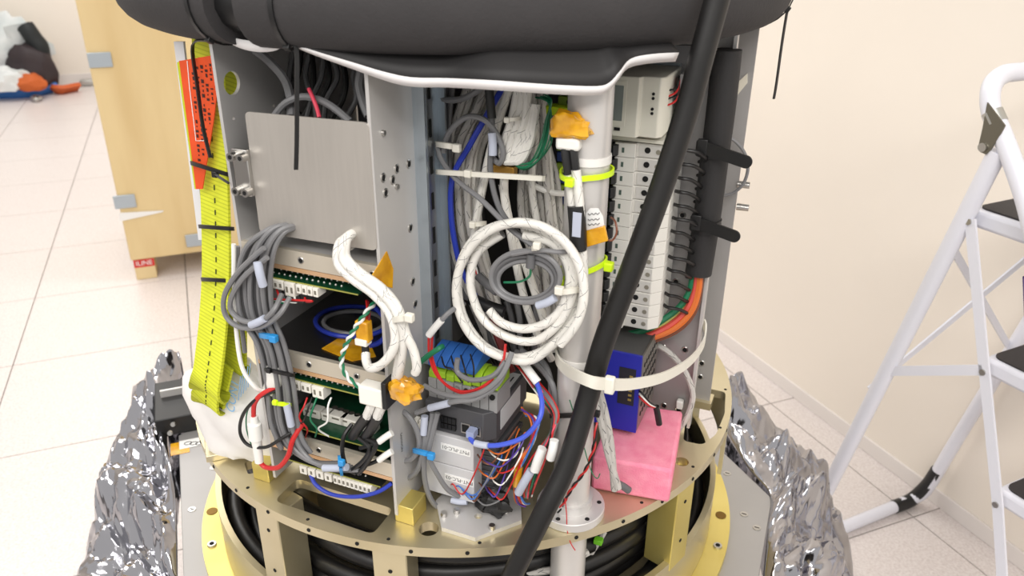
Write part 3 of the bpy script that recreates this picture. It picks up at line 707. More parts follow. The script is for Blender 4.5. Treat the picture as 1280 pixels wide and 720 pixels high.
obj('clamp_plate', MB().bx(.330, .334, -.10, -.06, .45, .52), tgrey, tm)
obj('bracket_bar', MB().bx(.27, .345, -.10, -.09, .532, .552), greyd, tm)
for i, (m, y) in enumerate(((redw, 132), (blackc, 127), (redw, 122), (blackc, 118))):
    cable('meter_wire', '%s thin wire leaving the side of the meter, %s' % ('red' if m == redw else 'black', ['lowest', 'second lowest', 'second highest', 'highest'][i]), [(824, y, -.13), (836, y-1-3*i % 5, -.12), (846, y-8, -.11), (849, y-22, -.10), (848, 100-i, -.08)], .0012, m, cat='wire', n=6)

# blue terminal column behind the pipe
tc = thing('terminal_strip', 'column of blue and green terminals behind the pipe on its left', 'terminal strip', W(.235, -.15, .28))
for i in range(9):
    z = .30 + i*.026
    b = obj('terminal_block', MB().box(W(.236, -.16, z), (.05, .05, .012)), mat('terminal_navy', (30, 54, 110), .5), tc, bevel=.001)
    g = obj('terminal_block', MB().box(W(.236, -.162, z+.013), (.05, .05, .011)), mat('terminal_olive', (116, 140, 40), .5), tc, bevel=.001)
    obj('wire_entry', MB().cyl(W(.225, -.187, z+.013), W(.225, -.1876, z+.013), .0035, .0035, 10), hole, g)
g = obj('end_clamp', MB().box(PV(697, 137, -.19), (.03, .02, .010)), limet, tc, bevel=.001)

# dark wall at the back of the open bay
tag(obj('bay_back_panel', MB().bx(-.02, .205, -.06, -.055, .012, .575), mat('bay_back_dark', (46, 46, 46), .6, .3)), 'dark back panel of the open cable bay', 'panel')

# ------------------------------------------------------------------ terminal blocks above the controller
bt = thing('blue_terminals', 'blue plastic terminal blocks at the foot of the slide rail', 'terminal block', PV(545, 420, -.27))
for i in range(5):
    u = .105 + i*.0125
    prof = [(-.322, .197), (-.322, .203), (-.312, .208), (-.298, .213), (-.285, .214), (-.275, .208), (-.275, .197)]
    obj('terminal', MB().prism([W(u, v, z) for v, z in prof], U*.0115), tblue, bt, bevel=.0008)
gt = thing('earth_terminals', 'lime green and grey terminal blocks above the controller', 'terminal block', PV(560, 465, -.28))
for i in range(8):
    u = .103 + i*.0115
    prof = [(-.318, .178), (-.318, .186), (-.308, .194), (-.295, .196), (-.282, .19), (-.282, .178)]
    tb = obj('terminal', MB().prism([W(u, v, z+.002*(i % 2)) for v, z in prof], U*.0107), lime, gt, bevel=.0007)
    obj('terminal_foot', MB().bx(u, u+.0107, -.320, -.280, .150, .178), tgrey, tb, bevel=.0005)
    if i > 2: obj('screw_port', MB().cyl(W(u+.005, -.320, .172), W(u+.005, -.3225, .172), .0034, .0034, 12), steel if i in (3, 5) else hole, tb)

# ------------------------------------------------------------------ controller
pc = thing('controller', 'grey programmable controller with network ports and stacked ribbed modules', 'controller', W(.15, -.27, 0))
c0, c1, cf = .103, .1925, -.33
obj('head_unit', MB().prism([W(c0, cf, .112), W(c1-.012, cf, .112), W(c1, cf+.012, .112), W(c1, -.22, .112), W(c0, -.22, .112)], Z*.040), dkgrey, pc, bevel=.001)
obj('top_label', MB().box(W(.165, -.262, .1523), (.045, .065, .0006)), mat('label_silver', (196, 198, 200), .5), pc)
for i in range(5): obj('label_print', MB().box(W(.150+.008*i, -.262+.004*(i % 2), .1527), (.0018, .045, .0004)), inkk, pc)
obj('side_label', MB().box(W(c1+.0003, -.275, .132), (.0006, .062, .028)), mat('label_silver', (196, 198, 200), .5), pc)
for u in (.158, .172):
    pt = obj('network_port', MB().bx(u-.0065, u+.0055, cf-.0012, cf, .119, .133), steel, pc)
    obj('port_opening', MB().bx(u-.005, u+.004, cf-.0018, cf-.001, .121, .131), hole, pt)
for i in range(4):
    for j in range(2):
        c = obj('terminal_plug', MB().bx(.125+.0052*i, .1295+.0052*i, cf-.004, cf, .120+.009*j, .1275+.009*j), black, pc)
for i in range(14):
    z = .108 - i*.0076
    obj('module_rib', MB().bx(.150, .190 - .004*(i % 2), cf+.018, -.225, z-.0062, z), dkgrey, pc, bevel=.0006)
# front panels with printed tags, mounted upside down
fp = thing('label_panel', 'two pale grey module fronts with printed controller tags, upside down', 'panel', W(.135, -.33, .02))
for z0_, z1_, s in ((.069, .111, 'PNT-PLC-01'), (.020, .068, 'PNT-PLC-03')):
    q = obj('module_front', MB().bx(.098, .170, cf-.006, cf+.018, z0_, z1_), mat('module_pale', (196, 196, 198), .45), fp, bevel=.001)
    zc = z0_ + (.026 if z0_ > .05 else .030); uc = .150 if z0_ > .05 else .152
    uc = .146 if z0_ > .05 else .150
    obj('tag', MB().box(W(uc, cf-.0063, zc), (.040, .0006, .010)), paper, q)
    text(s, .0072, W(uc, cf-.0067, zc), -U, -Z, inkk, q)
text('SAMWON', .006, PU(502, 553, UM+.0024), -Z, V, inkk, rk)

# ------------------------------------------------------------------ blue power supply and pink foam
ps = thing('power_supply', 'blue power supply box with perforated metal side above the pink foam', 'power supply', W(.30, -.13, .06))
obj('blue_face', MB().bx(.272, .330, -.172, -.168, .064, .180), bluebox, ps)
cg = obj('perforated_side', MB().bx(.3285, .3305, -.168, -.075, .066, .178), perf, ps)
for i in range(7):
    for j in range(6): obj('vent_hole', MB().cyl(W(.3305, -.155+i*.011, .085+j*.015), W(.331, -.155+i*.011, .085+j*.015), .0036, .0036, 8), hole, cg)
obj('body', MB().bx(.272, .3285, -.168, -.075, .066, .176), mat('psu_body', (96, 96, 96), .5, .5), ps)
obj('rating_label', MB().bx(.302, .324, -.1726, -.172, .105, .160), mat('label_dark', (34, 34, 44), .5), ps)
for i in range(6): obj('label_print', MB().bx(.316-.0, .3205, -.1730, -.1726, .112+.007*i, .115+.007*i), mat('print_gold', (150, 130, 70), .5), ps)
fo = [lp(738, 612), lp(836, 630), lp(849, 552), lp(765, 540)]
q0, q1, q2, q3 = [Vector(p) for p in fo]
mb = MB(); H = .052
G = 14
for face in range(1):
    P = []
pb = MB().prism([W(p[0], p[1], .001) for p in (q0, q1, q2, q3)], Z*H)
pf = tag(obj('foam_block', pb, pinkf, bevel=.004), 'pink foam block on the deck under the power supply', 'foam block')

# ================================================================== CABLES
def off(pts, dx, dy, dv=0): return [(x+dx, y+dy, v+dv) for x, y, v in pts]
def wob(pts, s): return [(x+random.uniform(-s, s), y+random.uniform(-s, s), v+random.uniform(-.004, .004)) for x, y, v in pts]
def strand(pts, r, m1, m2, label, pitch=.011, name='twisted_pair'):
    P = smooth([PV(*p) for p in pts], 10); t = thing(name, label, 'wire', P[0])
    acc = [0]
    for i in range(1, len(P)): acc.append(acc[-1] + (P[i]-P[i-1]).length)
    for k, m in ((0, m1), (pi, m2)):
        Q = []
        for i, p in enumerate(P):
            d = (P[min(i+1, len(P)-1)] - P[max(i-1, 0)]).normalized(); x = d.cross(V).normalized(); y = d.cross(x); a = acc[i]/pitch*2*pi + k
            Q.append(p + (x*cos(a) + y*sin(a))*r)
        obj('conductor', MB().tube(Q, r, 6), m, t)
    return t
def wrap(name, label, cat, pts, r, m, group=None):  # short sleeve, label or tape wound round a cable
    return tag(obj(name, MB().tube(smooth([PV(*p) for p in pts], 4), r, 12), m), label, cat, group)

# thick black supply cable crossing the whole front
big = [(912, -60, .462), (896, 0, .46), (877, 70, .458), (858, 140, .455), (825, 240, .45), (790, 335, .446), (754, 430, .442), (734, 500, .444), (709, 580, .458), (680, 640, .468), (639, 722, .476), (610, 790, .478)]
tag(obj('supply_cable', MB().tube(smooth([PC(*p) for p in big], 8), .0122, 16), blackc), 'thick black supply cable running diagonally in front of the pipe', 'cable')

# --- left grey bundle coming out of the notch under the cover
base = [(372, 284, -.372), (360, 281, -.388), (342, 288, -.402), (326, 312, -.408), (318, 350, -.41), (322, 395, -.408), (340, 432, -.405), (350, 480, -.402), (357, 530, -.402), (372, 562, -.402), (402, 582, -.405), (440, 584, -.405)]
for i in range(9):
    k = i-4; P = [(x + k*(1.2 + 3.0*min(1, j/4)) + (k*1.0 if 3 <= j <= 5 else 0) + random.uniform(-1.5, 1.5), y + (abs(k)*.6 if j < 3 else 0) + k*(1.8 if j > 8 else .3), v + .004*((i*5) % 3)) for j, (x, y, v) in enumerate(base)]
    if i in (7, 8): P = P[:8] + [(P[7][0]+8, 540, -.398), (P[7][0]+22, 566, -.395)]
    if i == 0: P = P[:9] + [(352, 560, -.40), (345, 545, -.396), (349, 500, -.39)]
    cable('control_cable', 'grey control cable in the bundle arching out below the steel cover', P, .0030, greyd if i % 3 == 1 else greyc, 'grey cables arching from the cover notch')
for i, P in enumerate(([(330, 310, -.416), (300, 338, -.416), (281, 368, -.414), (282, 394, -.412), (300, 409, -.414), (328, 408, -.416), (350, 392, -.416), (362, 372, -.40)], [(334, 322, -.418), (306, 345, -.418), (290, 370, -.416), (289, 388, -.414), (304, 401, -.416), (326, 401, -.418), (342, 388, -.418), (352, 368, -.40)])):
    cable('control_cable', ['outer', 'inner'][i] + ' grey cable loop bulging left of the rack edge', P, .0031, greyc, 'grey loops left of the rack')
wrap('cable_label', 'pale sleeve label on the grey bundle under the steel cover', 'label', [(322, 327, -.421), (325, 343, -.423), (329, 357, -.421)], .0048, labelg)
wrap('cable_label', 'pale sleeve label on the loop left of the rack', 'label', [(314, 406, -.418), (322, 403, -.42), (331, 398, -.42)], .0045, labelg)
wrap('cable_label', 'pale sleeve label low on the grey bundle', 'label', [(358, 505, -.413), (361, 518, -.413), (364, 532, -.412)], .0045, labelg)
wrap('cable_label', 'pale sleeve label on the horizontal grey run at the lowest shelf', 'label', [(405, 585, -.414), (420, 585, -.415), (434, 584, -.414)], .0045, labelg)
def flat_tie(label, x0, y0, x1, y1, v, w, m, head=None, th=.0035, tail=None):
    t = thing('cable_tie', label, 'cable tie', PV((x0+x1)/2, (y0+y1)/2, v)); P = smooth([PV(x0, y0, v+.02), PV(x0, y0, v+.006), PV((x0*2+x1)/3, (y0*2+y1)/3, v-.002), PV((x0+2*x1)/3, (y0+2*y1)/3, v-.002), PV(x1, y1, v+.006), PV(x1, y1, v+.02)], 4)
    obj('band', MB().tube(P, 1, 4, flat=(w/2, th/2), up=Z), m, t)
    if head: obj('head', MB().box(PV(head[0], head[1], v-.003), (w*1.5, w*1.2, w*1.5)), m, t, bevel=w*.2)
    if tail: obj('tail', MB().tube(smooth([PV(*head, v-.004)] + [PV(*q) for q in tail], 4), 1, 4, flat=(.0012, w*.35)), m, t)
    return t
flat_tie('blue cable tie round the grey bundle beside the middle bay', 326, 419, 346, 422, -.415, .006, bluet, (342, 423))
flat_tie('black cable tie round the grey bundle at the middle shelf', 333, 462, 366, 469, -.416, .004, black, (336, 463))
flat_tie('lime cable tie round the grey bundle near the lower boards', 342, 504, 362, 506, -.414, .004, limet, (344, 503))
flat_tie('blue cable tie hanging at the lowest shelf', 424, 572, 427, 592, -.418, .005, bluet, (427, 578))

# --- white braided bundle from the second notch
wb = [(443, 304, -.372), (436, 296, -.388), (428, 304, -.402), (428, 326, -.408), (446, 345, -.41), (472, 364, -.41), (492, 388, -.412), (503, 418, -.412), (500, 450, -.408), (494, 484, -.40)]
ends = {0: [(494, 420, -.416), (490, 440, -.418), (476, 456, -.418), (463, 460, -.414), (458, 452, -.405), (457, 442, -.398)], 3: [(508, 418, -.412), (517, 438, -.41), (521, 458, -.41), (519, 466, -.408)]}
for i in range(4):
    P = [(x + (i-1.5)*3.4, y - (i-1.5)*2.6, v + .003*(i % 2)) for x, y, v in wb]
    if i in ends: P = P[:7] + ends[i]
    cable('braided_cable', ['white braided cable curling back under the tied white bundle', 'lower white braided cable of the tied bundle ending at the white plug', 'upper white braided cable of the tied bundle ending at the white plug', 'white braided cable ending at the amber taped joint'][i], P, .0050, braid, 'white braided cables from the second notch', n=10)
flat_tie('white cable tie round the braided bundle in front of the middle plate', 492, 400, 511, 396, -.421, .006, nylon, (512, 397))
wp = thing('inline_plug', 'white inline plug with black band below the braided bundle', 'plug', PV(470, 507, -.405))
obj('shell', MB().box(PV(468, 492, -.405), (.031, .018, .024)), connw, wp, bevel=.002)
obj('black_band', MB().box(PV(486, 490, -.405), (.006, .022, .034)), black, wp, bevel=.001)
for x in (463, 476): cable('lead', '', [(x+4, 500, -.405), (x, 510, -.406), (x-5, 522, -.404)], .0055, braid, parent=wp)
for i, P in enumerate(([(459, 520, -.404), (450, 532, -.40), (441, 545, -.395)], [(472, 521, -.404), (465, 534, -.40), (456, 548, -.395)])):
    wrap('heat_shrink', ['left', 'right'][i] + ' black heat-shrink sleeve below the white inline plug', 'sleeve', P, .0062, black)
def tapeblob(label, cx, cy, v, su, sz, seed, sv=.012):
    o = blob('amber_tape', label, 'tape', PV(cx, cy, v), (su, sv, sz), kap, seed, (U, V, Z), .45, 1.8, 20, 12); o.data.set_sharp_from_angle(angle=radians(25)); return o
tapeblob('amber tape wound round joint beside the white plug', 506, 489, -.408, .019, .016, 4)
kb = thing('taped_connector', 'amber taped connector with white end hanging over the middle shelf', 'connector', PV(454, 432, -.395))
obj('tape', MB().box(PV(455, 413, -.392), (.016, .012, .026)), kap, kb, bevel=.002)
obj('end', MB().box(PV(454, 426, -.394), (.015, .012, .008)), connw, kb, bevel=.001)
cable('lead', '', [(456, 430, -.394), (457, 440, -.396), (457, 448, -.40)], .0042, black, parent=kb)
for i, m in enumerate((redw, mat('dark_red', (120, 20, 24), .5))): cable('lead', '', [(458+i*3, 402, -.39), (459+i*3, 388, -.385), (458+i*2, 376, -.37)], .0013, m, parent=kb, n=6)
strand([(470, 377, -.372), (457, 392, -.392), (441, 415, -.40), (430, 437, -.402), (427, 456, -.402), (437, 474, -.404), (452, 485, -.405)], .0017, greenw, whitep, 'green and white twisted pair hanging over the middle shelf', .02)
# wires and loops inside the middle bay
def shelfloop(label, m, cx, cy, rx, ry, r, z): 
    P = [PZ(cx + rx*cos(2*pi*i/26), cy + ry*sin(2*pi*i/26), z + .002*sin(i)) for i in range(26)]
    tag(obj('shelf_cable', MB().tube(P, r, 8, True), m), label, 'cable')
shelfloop('blue cable loop lying on the middle shelf', bluec, 440, 402, 46, 19, .003, .217)
shelfloop('grey cable loop lying inside the blue loop', greyc, 442, 403, 38, 14, .0028, .216)
cable('shelf_cable', 'blue cable rising to the right edge of the middle bay', [(462, 432, -.38), (474, 428, -.37), (482, 418, -.36), (482, 400, -.34), (470, 385, -.32)], .003, bluec)
tag(obj('tape_piece', MB().prism([PZ(*p, .2130) for p in ((402, 436), (428, 420), (462, 428), (470, 446), (440, 452))], Z*.0006), kap), 'amber tape patch on the middle shelf', 'tape')
tag(obj('tape_piece', MB().prism([PU(*p, UM+.0022) for p in ((483, 314), (491, 336), (490, 360), (474, 356), (464, 345))], U*.0008), kap), 'amber tape triangle on the middle plate', 'tape')
# wires on the boards
for i in range(6):
    x = 346 + i*7; m = (redw, blackc, greenw, whitep, blackc, redw)[i]
    cable('board_wire', ['red', 'black', 'green', 'white', 'second black', 'second red'][i] + ' thin wire drooping from the uppermost board plugs', [(x, 362+i*2, -.386), (x+2, 372+i, -.392), (x-8+i*3, 381-i, -.395), (330+i*2, 374, -.396)], .0013, m, cat='wire', n=6)
for i in (0, 2, 3, 4, 7):
    x = 362 + i*6; m = (blackc, greyc, redw, blackc, greenw, greyd, blackc, whitep, redw)[i]
    cable('board_wire', ('%s thin wire dropping below the middle shelf plugs' % (['black', 'grey', 'red', 'jet black', 'green', 'dark grey', 'black', 'white', 'red'][i])), [(x+10, 497, -.388), (x+6, 508, -.396), (x-2+i, 520+i, -.398), (x+(-6 if i % 2 else 10), 536, -.392), (x+8, 546, -.38)], .0012, m, cat='wire', n=6)
cable('jumper_wire', 'black jumper wire curving down to the blue tie at lowest shelf', [(440, 530, -.39), (430, 545, -.402), (428, 565, -.406), (434, 585, -.404), (445, 592, -.40)], .0026, blackc)
for i, P in enumerate(([(449, 547, -.40), (462, 560, -.405), (455, 575, -.405), (440, 588, -.405)], [(459, 549, -.40), (470, 556, -.405), (458, 580, -.406), (448, 592, -.405)])):
    cable('jumper_wire', ['left', 'right'][i] + ' black lead below the heat-shrink sleeves', P, .003, blackc)
for i, y in enumerate((548, 571)):
    wrap('white_sleeve', ['upper', 'lower'][i] + ' white sleeve entering the middle plate low down', 'sleeve', [(490, y-7, -.396), (482, y-2, -.399), (474, y+4, -.40)], .004, whitep)
    cable('jumper_wire', ['upper', 'lower'][i] + ' black lead from a white sleeve to the lowest boards', [(474, y+4, -.40), (462, y+9, -.403), (450, y+12, -.402)], .0024, blackc)
cable('shelf_cable', 'blue cable drooping below the lowest row of plugs', [(388, 592, -.385), (395, 606, -.392), (415, 618, -.394), (445, 621, -.394), (472, 615, -.39), (490, 604, -.382)], .0026, bluec)
# inline fuse at the rack edge
fu = thing('inline_fuse', 'white inline fuse holder with red leads at the left rack edge', 'fuse', PV(320, 578, -.41))
obj('holder', MB().tube([PV(*p) for p in ((317, 520, -.412), (318, 528, -.412), (318, 529, -.412), (320, 548, -.412), (320.5, 549, -.412), (324, 577, -.412))], [.005, .0056, .0085, .0088, .0065, .0055], 14), whitep, fu)
cable('red_lead', '', [(317, 521, -.412), (318, 505, -.412), (327, 493, -.41), (345, 484, -.40)], .003, redw, parent=fu)
cable('red_lead', '', [(324, 576, -.412), (332, 584, -.412), (348, 584, -.412), (360, 570, -.41), (366, 550, -.406), (378, 530, -.395)], .0032, redw, parent=fu)
cable('loop_wire', 'black wire loop left of the inline fuse', [(350, 487, -.40), (322, 498, -.412), (304, 518, -.416), (300, 540, -.416), (310, 556, -.416), (332, 559, -.414), (352, 548, -.41), (366, 540, -.402)], .0022, blackc)
cable('loop_wire', 'thin green wire curving behind the inline fuse', [(350, 487, -.395), (325, 494, -.40), (310, 512, -.402), (308, 535, -.402), (314, 556, -.40)], .0009, greenw, n=6)
cable('side_cable', 'thin white cable drooping outside the left plate', [(292, 305, -.40), (293, 360, -.405), (296, 420, -.408), (303, 460, -.41), (318, 483, -.408), (330, 490, -.40)], .0027, whitep)
cable('side_cable', 'grey cable running down the left plate edge', [(297, 308, -.392), (296, 350, -.396), (300, 390, -.398), (306, 440, -.394)], .003, greyc)
cable('side_cable', 'blue cable running down the left plate edge', [(301, 350, -.388), (300, 380, -.392), (304, 410, -.39)], .0045, bluec)
wrap('white_wrap', 'white plastic wrap round the bundle below the middle shelf', 'wrap', [(343, 458, -.395), (344, 472, -.395), (340, 486, -.392)], .011, whitep)

# --- cables in the dark bay above the cover
for i, (P, m, r, l) in enumerate((([(318, 62, -.34), (336, 76, -.335), (355, 98, -.33), (363, 122, -.33), (364, 145, -.34)], greyc, .005, 'thick grey cable sloping down behind the cover panel top'),
    ([(342, 146, -.35), (358, 128, -.345), (382, 121, -.34), (410, 130, -.345), (438, 152, -.35)], greyc, .004, 'grey cable arch just above the cover panel'),
    ([(386, 111, -.345), (391, 122, -.35), (396, 135, -.355), (399, 147, -.36)], pinkw, .0022, 'short pink wire sticking up behind the cover panel'),
    ([(454, 80, -.33), (449, 105, -.33), (455, 130, -.335), (461, 145, -.34)], greyc, .005, 'grey cable beside the middle plate in the dark bay'))):
    cable('bay_cable', l, P, r, m)
for i in range(10):
    x = 352 + i*10; cable('bay_cable', 'dark grey cable in the shadow above the cover panel', [(x + random.uniform(-12, 12), 62, -.26), (x, 95, -.27), (x + random.uniform(-14, 14), 125, -.28), (x + random.uniform(-25, 25), 158, -.29)], .0032, greyd if i % 2 else blackc, 'dark cables in the upper bay')

# --- open bay: hanging bundles
G1 = 'white braided cables sweeping down the open bay'
for i in range(9):
    P = [(590+6.5*i, 96, -.21), (576+6*i, 135, -.225), (561+5.2*i, 180, -.235), (556+5*i, 230, -.24), (560+5*i, 290, -.24), (575+5*i, 345, -.235), (598+4*i, 400, -.22), (615+3*i, 440, -.2)]
    cable('braided_cable', 'white braided cable sweeping down the left half of the open bay', wob(off(P, 0, 0, .012*(i % 3)), 2), .0047, braid if i % 3 else braidd, G1)
for i in range(5):
    P = [(552+4*i, 96, -.235), (546+4*i, 150, -.24), (547+4*i, 210, -.245), (548+4.5*i, 280, -.245), (556+5*i, 330, -.24), (572+5*i, 372, -.235)]
    cable('control_cable', 'grey cable hanging along the slide rail side of the open bay', wob(off(P, 0, 0, .008*(i % 2)), 1.5), .0034, greyc if i % 2 else greyd, 'grey cables beside the slide rail')
cable('blue_cable', 'blue cable sweeping down among the white braided cables', [(634, 100, -.236), (612, 138, -.248), (588, 180, -.256), (566, 222, -.26), (564, 270, -.262), (572, 320, -.26), (584, 352, -.255), (600, 378, -.245)], .0034, bluec)
for i in range(9):
    P = [(650+4*i, 100, -.20), (664+2.2*i, 160, -.215), (650+5.5*i, 225, -.215), (652+6*i, 280, -.215), (668+4.5*i, 330, -.21), (676+3*i, 390, -.2), (668+4*i, 440, -.19)]
    cable('braided_cable', 'white braided cable hanging in the right half of the open bay', wob(off(P, 0, 0, .013*(i % 3)), 2.5), .0045, braid if i % 2 else braidd, 'white braided cables in the right of the bay')
for i, P in enumerate(([(640, 100, -.25), (618, 170, -.258), (602, 240, -.262), (592, 300, -.262), (590, 340, -.255)], [(652, 100, -.245), (640, 160, -.25), (630, 230, -.252), (638, 290, -.255), (652, 360, -.255), (668, 410, -.25), (690, 450, -.24)], [(628, 230, -.245), (640, 290, -.248), (660, 340, -.25), (680, 400, -.25)])):
    cable('braided_cable', ['white braided cable leaning left in the middle of the bay', 'white braided cable dropping through the middle of the coil', 'white braided cable parallel to the one through the coil'][i], P, .0048, braid)
for i in range(3):
    P = [(648+6*i, 108, -.262), (640+8*i, 150, -.268), (628+8*i, 185, -.27), (632+6*i, 201, -.272), (644+5*i, 196, -.272), (654+5*i, 170, -.268), (664+3*i, 130, -.262)]
    cable('braided_cable', ['leftmost', 'middle', 'rightmost'][i] + ' white braided cable loop turning up below the sheet', P, .0048, braid, 'braided loops below the sheet')
cable('control_cable', 'grey cable arch in front of the white bundle', [(554, 190, -.268), (561, 166, -.272), (582, 147, -.276), (604, 149, -.278), (620, 166, -.278), (629, 190, -.278), (624, 204, -.276), (613, 194, -.272)], .0032, greyc)
cable('control_cable', 'grey cable crossing diagonally to the grey coil', [(546, 178, -.268), (552, 200, -.272), (572, 226, -.282), (602, 250, -.295), (638, 286, -.312), (668, 308, -.318)], .003, greyc)
cable('control_cable', 'grey cable dropping from the sheet to the grey coil', [(612, 106, -.272), (615, 160, -.276), (613, 212, -.282), (622, 255, -.295), (640, 284, -.306), (660, 302, -.314)], .0032, greyd)
wrap('heat_shrink', 'black sleeve on the grey cable just below the sheet', 'sleeve', [(611, 108, -.276), (613, 128, -.278), (615, 148, -.28)], .0048, black)
wrap('cable_label', 'pale sleeve label on the grey cable in the open bay', 'label', [(615, 166, -.282), (616, 180, -.283), (616, 194, -.284)], .0046, labelg)
cable('control_cable', 'grey cable with clear sleeve curving below the sheet at left', [(546, 120, -.25), (560, 125, -.255), (582, 122, -.26), (604, 108, -.265)], .0036, greyc)
flat_tie('long white cable tie across the whole braided bundle', 549, 215, 677, 223, -.285, .0055, nylon, (585, 217), .003)
flat_tie('short white cable tie on the left of the braided bundle', 546, 180, 572, 184, -.275, .006, nylon, (571, 185))
flat_tie('white cable tie around the looped cables below the sheet', 632, 150, 648, 148, -.28, .004, nylon, (634, 150))
flat_tie('white cable tie above the white coil at left', 590, 281, 606, 279, -.28, .005, nylon, (591, 281))
wrap('heat_shrink', 'black sleeve joint on a white cable left of the coil', 'sleeve', [(593, 300, -.272), (592, 314, -.274), (592, 327, -.274)], .0056, black)
for i, m in enumerate((redw, whitep, blackc)): cable('splice_wire', ['red', 'white', 'black'][i] + ' wire at the open splice left of the coil', [(592+i, 327, -.274), (594+2*i, 336, -.28), (598+i, 346, -.285), (606, 352, -.288)], .0011, m, cat='wire', n=6)
wrap('heat_shrink', 'black sleeve running into the coil from the splice', 'sleeve', [(598, 345, -.29), (610, 356, -.296), (622, 365, -.30)], .0052, greyd)
for i in range(7):
    P = [(670+i*1.5, 122-i*.6, -.25), (684+i, 127, -.255), (690-i*1.5, 150, -.262), (688-i*2.2, 178, -.266), (676-i*2, 200, -.27), (655-i, 211-i, -.272), (640, 204-2*i, -.268), (632+i, 196-i, -.262)]
    cable('green_wire', 'thin green wire sweeping round left of the pipe', wob(P, 1.6), .0009, greenw, 'thin green wires left of the pipe', cat='wire', n=6)
cable('tube', 'white tube passing behind the pipe from the braided bundle', [(660, 228, -.21), (676, 236, -.215), (692, 241, -.21), (708, 242, -.2)], .0036, whitep)
tag(obj('brass_block', MB().box(PV(630, 212, -.262), (.028, .012, .011)), mat('brass_block_m', (170, 130, 60), .4, .7), bevel=.001), 'small brass coloured terminal behind the long white tie', 'terminal')

# --- coils beside the pipe
coil = [(711, 214, -.306), (716, 262, -.307), (721, 310, -.308), (722, 352, -.312), (711, 400, -.316), (682, 436, -.318), (642, 447, -.318), (604, 431, -.318), (578, 392, -.318), (573, 342, -.316), (590, 302, -.314), (622, 282, -.314), (660, 281, -.316), (694, 298, -.318), (713, 330, -.320), (716, 365, -.322), (700, 402, -.324), (668, 426, -.324), (632, 420, -.322), (602, 396, -.32), (588, 354, -.318), (597, 316, -.316), (628, 292, -.314)]
cable('coil_cable', 'white braided cable on the pipe winding into the large coil, left strand', coil, .0050, braid, 'large white coil', n=10)
coil2 = [(720, 212, -.309), (725, 262, -.31), (728, 310, -.311), (729, 356, -.316), (720, 398, -.32), (698, 436, -.322)] 
coil2 += [(650 + 80*cos(radians(a)), 364 + 86*sin(radians(a)), -.322 - .001*j) for j, a in enumerate(range(75, 420, 24))]
cable('coil_cable', 'white braided cable on the pipe winding into the large coil, right strand', coil2[:5] + coil2[6:], .0050, braid, 'large white coil', n=10)
cable('coil_cable', 'short white braided end lying inside the bottom of the coil', [(612, 388, -.318), (628, 404, -.324), (655, 411, -.326), (682, 404, -.326), (702, 384, -.324), (712, 350, -.322), (706, 322, -.32), (686, 302, -.318), (655, 294, -.316)], .0050, braid, 'large white coil', n=10)
for j in range(3):
    P = [PV(657 + (43-4*j)*cos(2*pi*i/22), 346 + (32-4*j)*sin(2*pi*i/22) + j*2, -.330+.002*j) for i in range(22)]
    tag(obj('coil_cable', MB().tube(smooth(P, 3, True), .003, 8, True), greyc if j != 1 else greyd), ['outer', 'middle', 'inner'][j] + ' turn of the small grey coil inside the white coil', 'cable', 'small grey coil')
cable('control_cable', 'grey tail from the small grey coil to the pipe', [(640, 318, -.332), (672, 313, -.334), (700, 315, -.33), (716, 313, -.318), (726, 311, -.31)], .0026, greyc)
wrap('cable_label', 'pale sleeve label at the bottom of the small grey coil', 'label', [(672, 382, -.335), (684, 378, -.336), (694, 372, -.335)], .0044, labelg)
gr_ = thing('cable_gland', 'small grey cable gland with green lead inside the coil', 'gland', PV(663, 335, -.325))
obj('gland_body', MB().cyl(PV(664, 318, -.332), PV(663, 334, -.332), .0042, .0052, 12), greyd, gr_)
cable('lead', '', [(663, 334, -.332), (662, 345, -.33), (650, 352, -.326), (630, 353, -.322)], .0013, greenw, parent=gr_, n=6)
flat_tie('white cable tie at the top of the small grey coil', 666, 311, 673, 309, -.338, .005, nylon, (671, 307))
flat_tie('white cable tie on the white coil beside the lime tie', 697, 366, 722, 362, -.333, .006, nylon, (699, 363))
# harness on the pipe
hb = thing('taped_joint', 'amber taped joint with white shell on the pipe', 'connector', PV(712, 185, -.305))
o_ = blob('joint_tape', 'x', 'x', PV(714, 160, -.302), (.022, .012, .015), kap, 6, (U, V, Z), .5, 1.8, 20, 12); del o_['label']; del o_['category']
WL[o_.name] = Vector(o_.location); o_.parent = hb; o_.location = WL[o_.name] - WL[hb.name]
obj('shell', MB().box(PV(711, 179, -.304), (.025, .012, .013)), whitep, hb, bevel=.003)
for x, x2 in ((706, 711), (716, 720)): cable('black_sleeve', '', [(x, 184, -.305), (x+2, 200, -.307), (x2, 218, -.308)], .0045, black, parent=hb)
wrap('black_tape', 'black tape wound round both white strands on the pipe', 'tape', [(720, 257, -.309), (722, 284, -.311), (723, 312, -.312)], .0092, black)
tag(obj('cable_label', MB().box(PV(721, 281, -.3225), (.009, .001, .026)), labelg), 'grey printed label on the black tape on the pipe', 'label')
pt = thing('tag_card', 'handwritten white paper tag with amber tape on the pipe', 'tag', PV(745, 308, -.30))
ca = [PV(*p, -.301) for p in ((731, 268), (738, 260), (748, 260), (754, 270), (756, 284), (731, 289))]
obj('paper', MB().prism(ca, V*-.0012), paper, pt)
obj('tape', MB().prism([PV(*p, -.3035) for p in ((731, 288), (757, 281), (761, 300), (731, 309))], V*-.004), kap, pt, bevel=.001)
for y in (268, 275, 281): obj('ink_line', MB().tube([PV(735+i*2.4, y + (1.2 if i % 2 else -1.0) - i*.2, -.3026) for i in range(7)], .0004, 4), inkk, pt)
cable('lead', '', [(758, 300, -.303), (766, 300, -.30), (771, 290, -.30), (769, 277, -.295), (764, 272, -.28)], .0011, brownw, parent=pt, n=6)
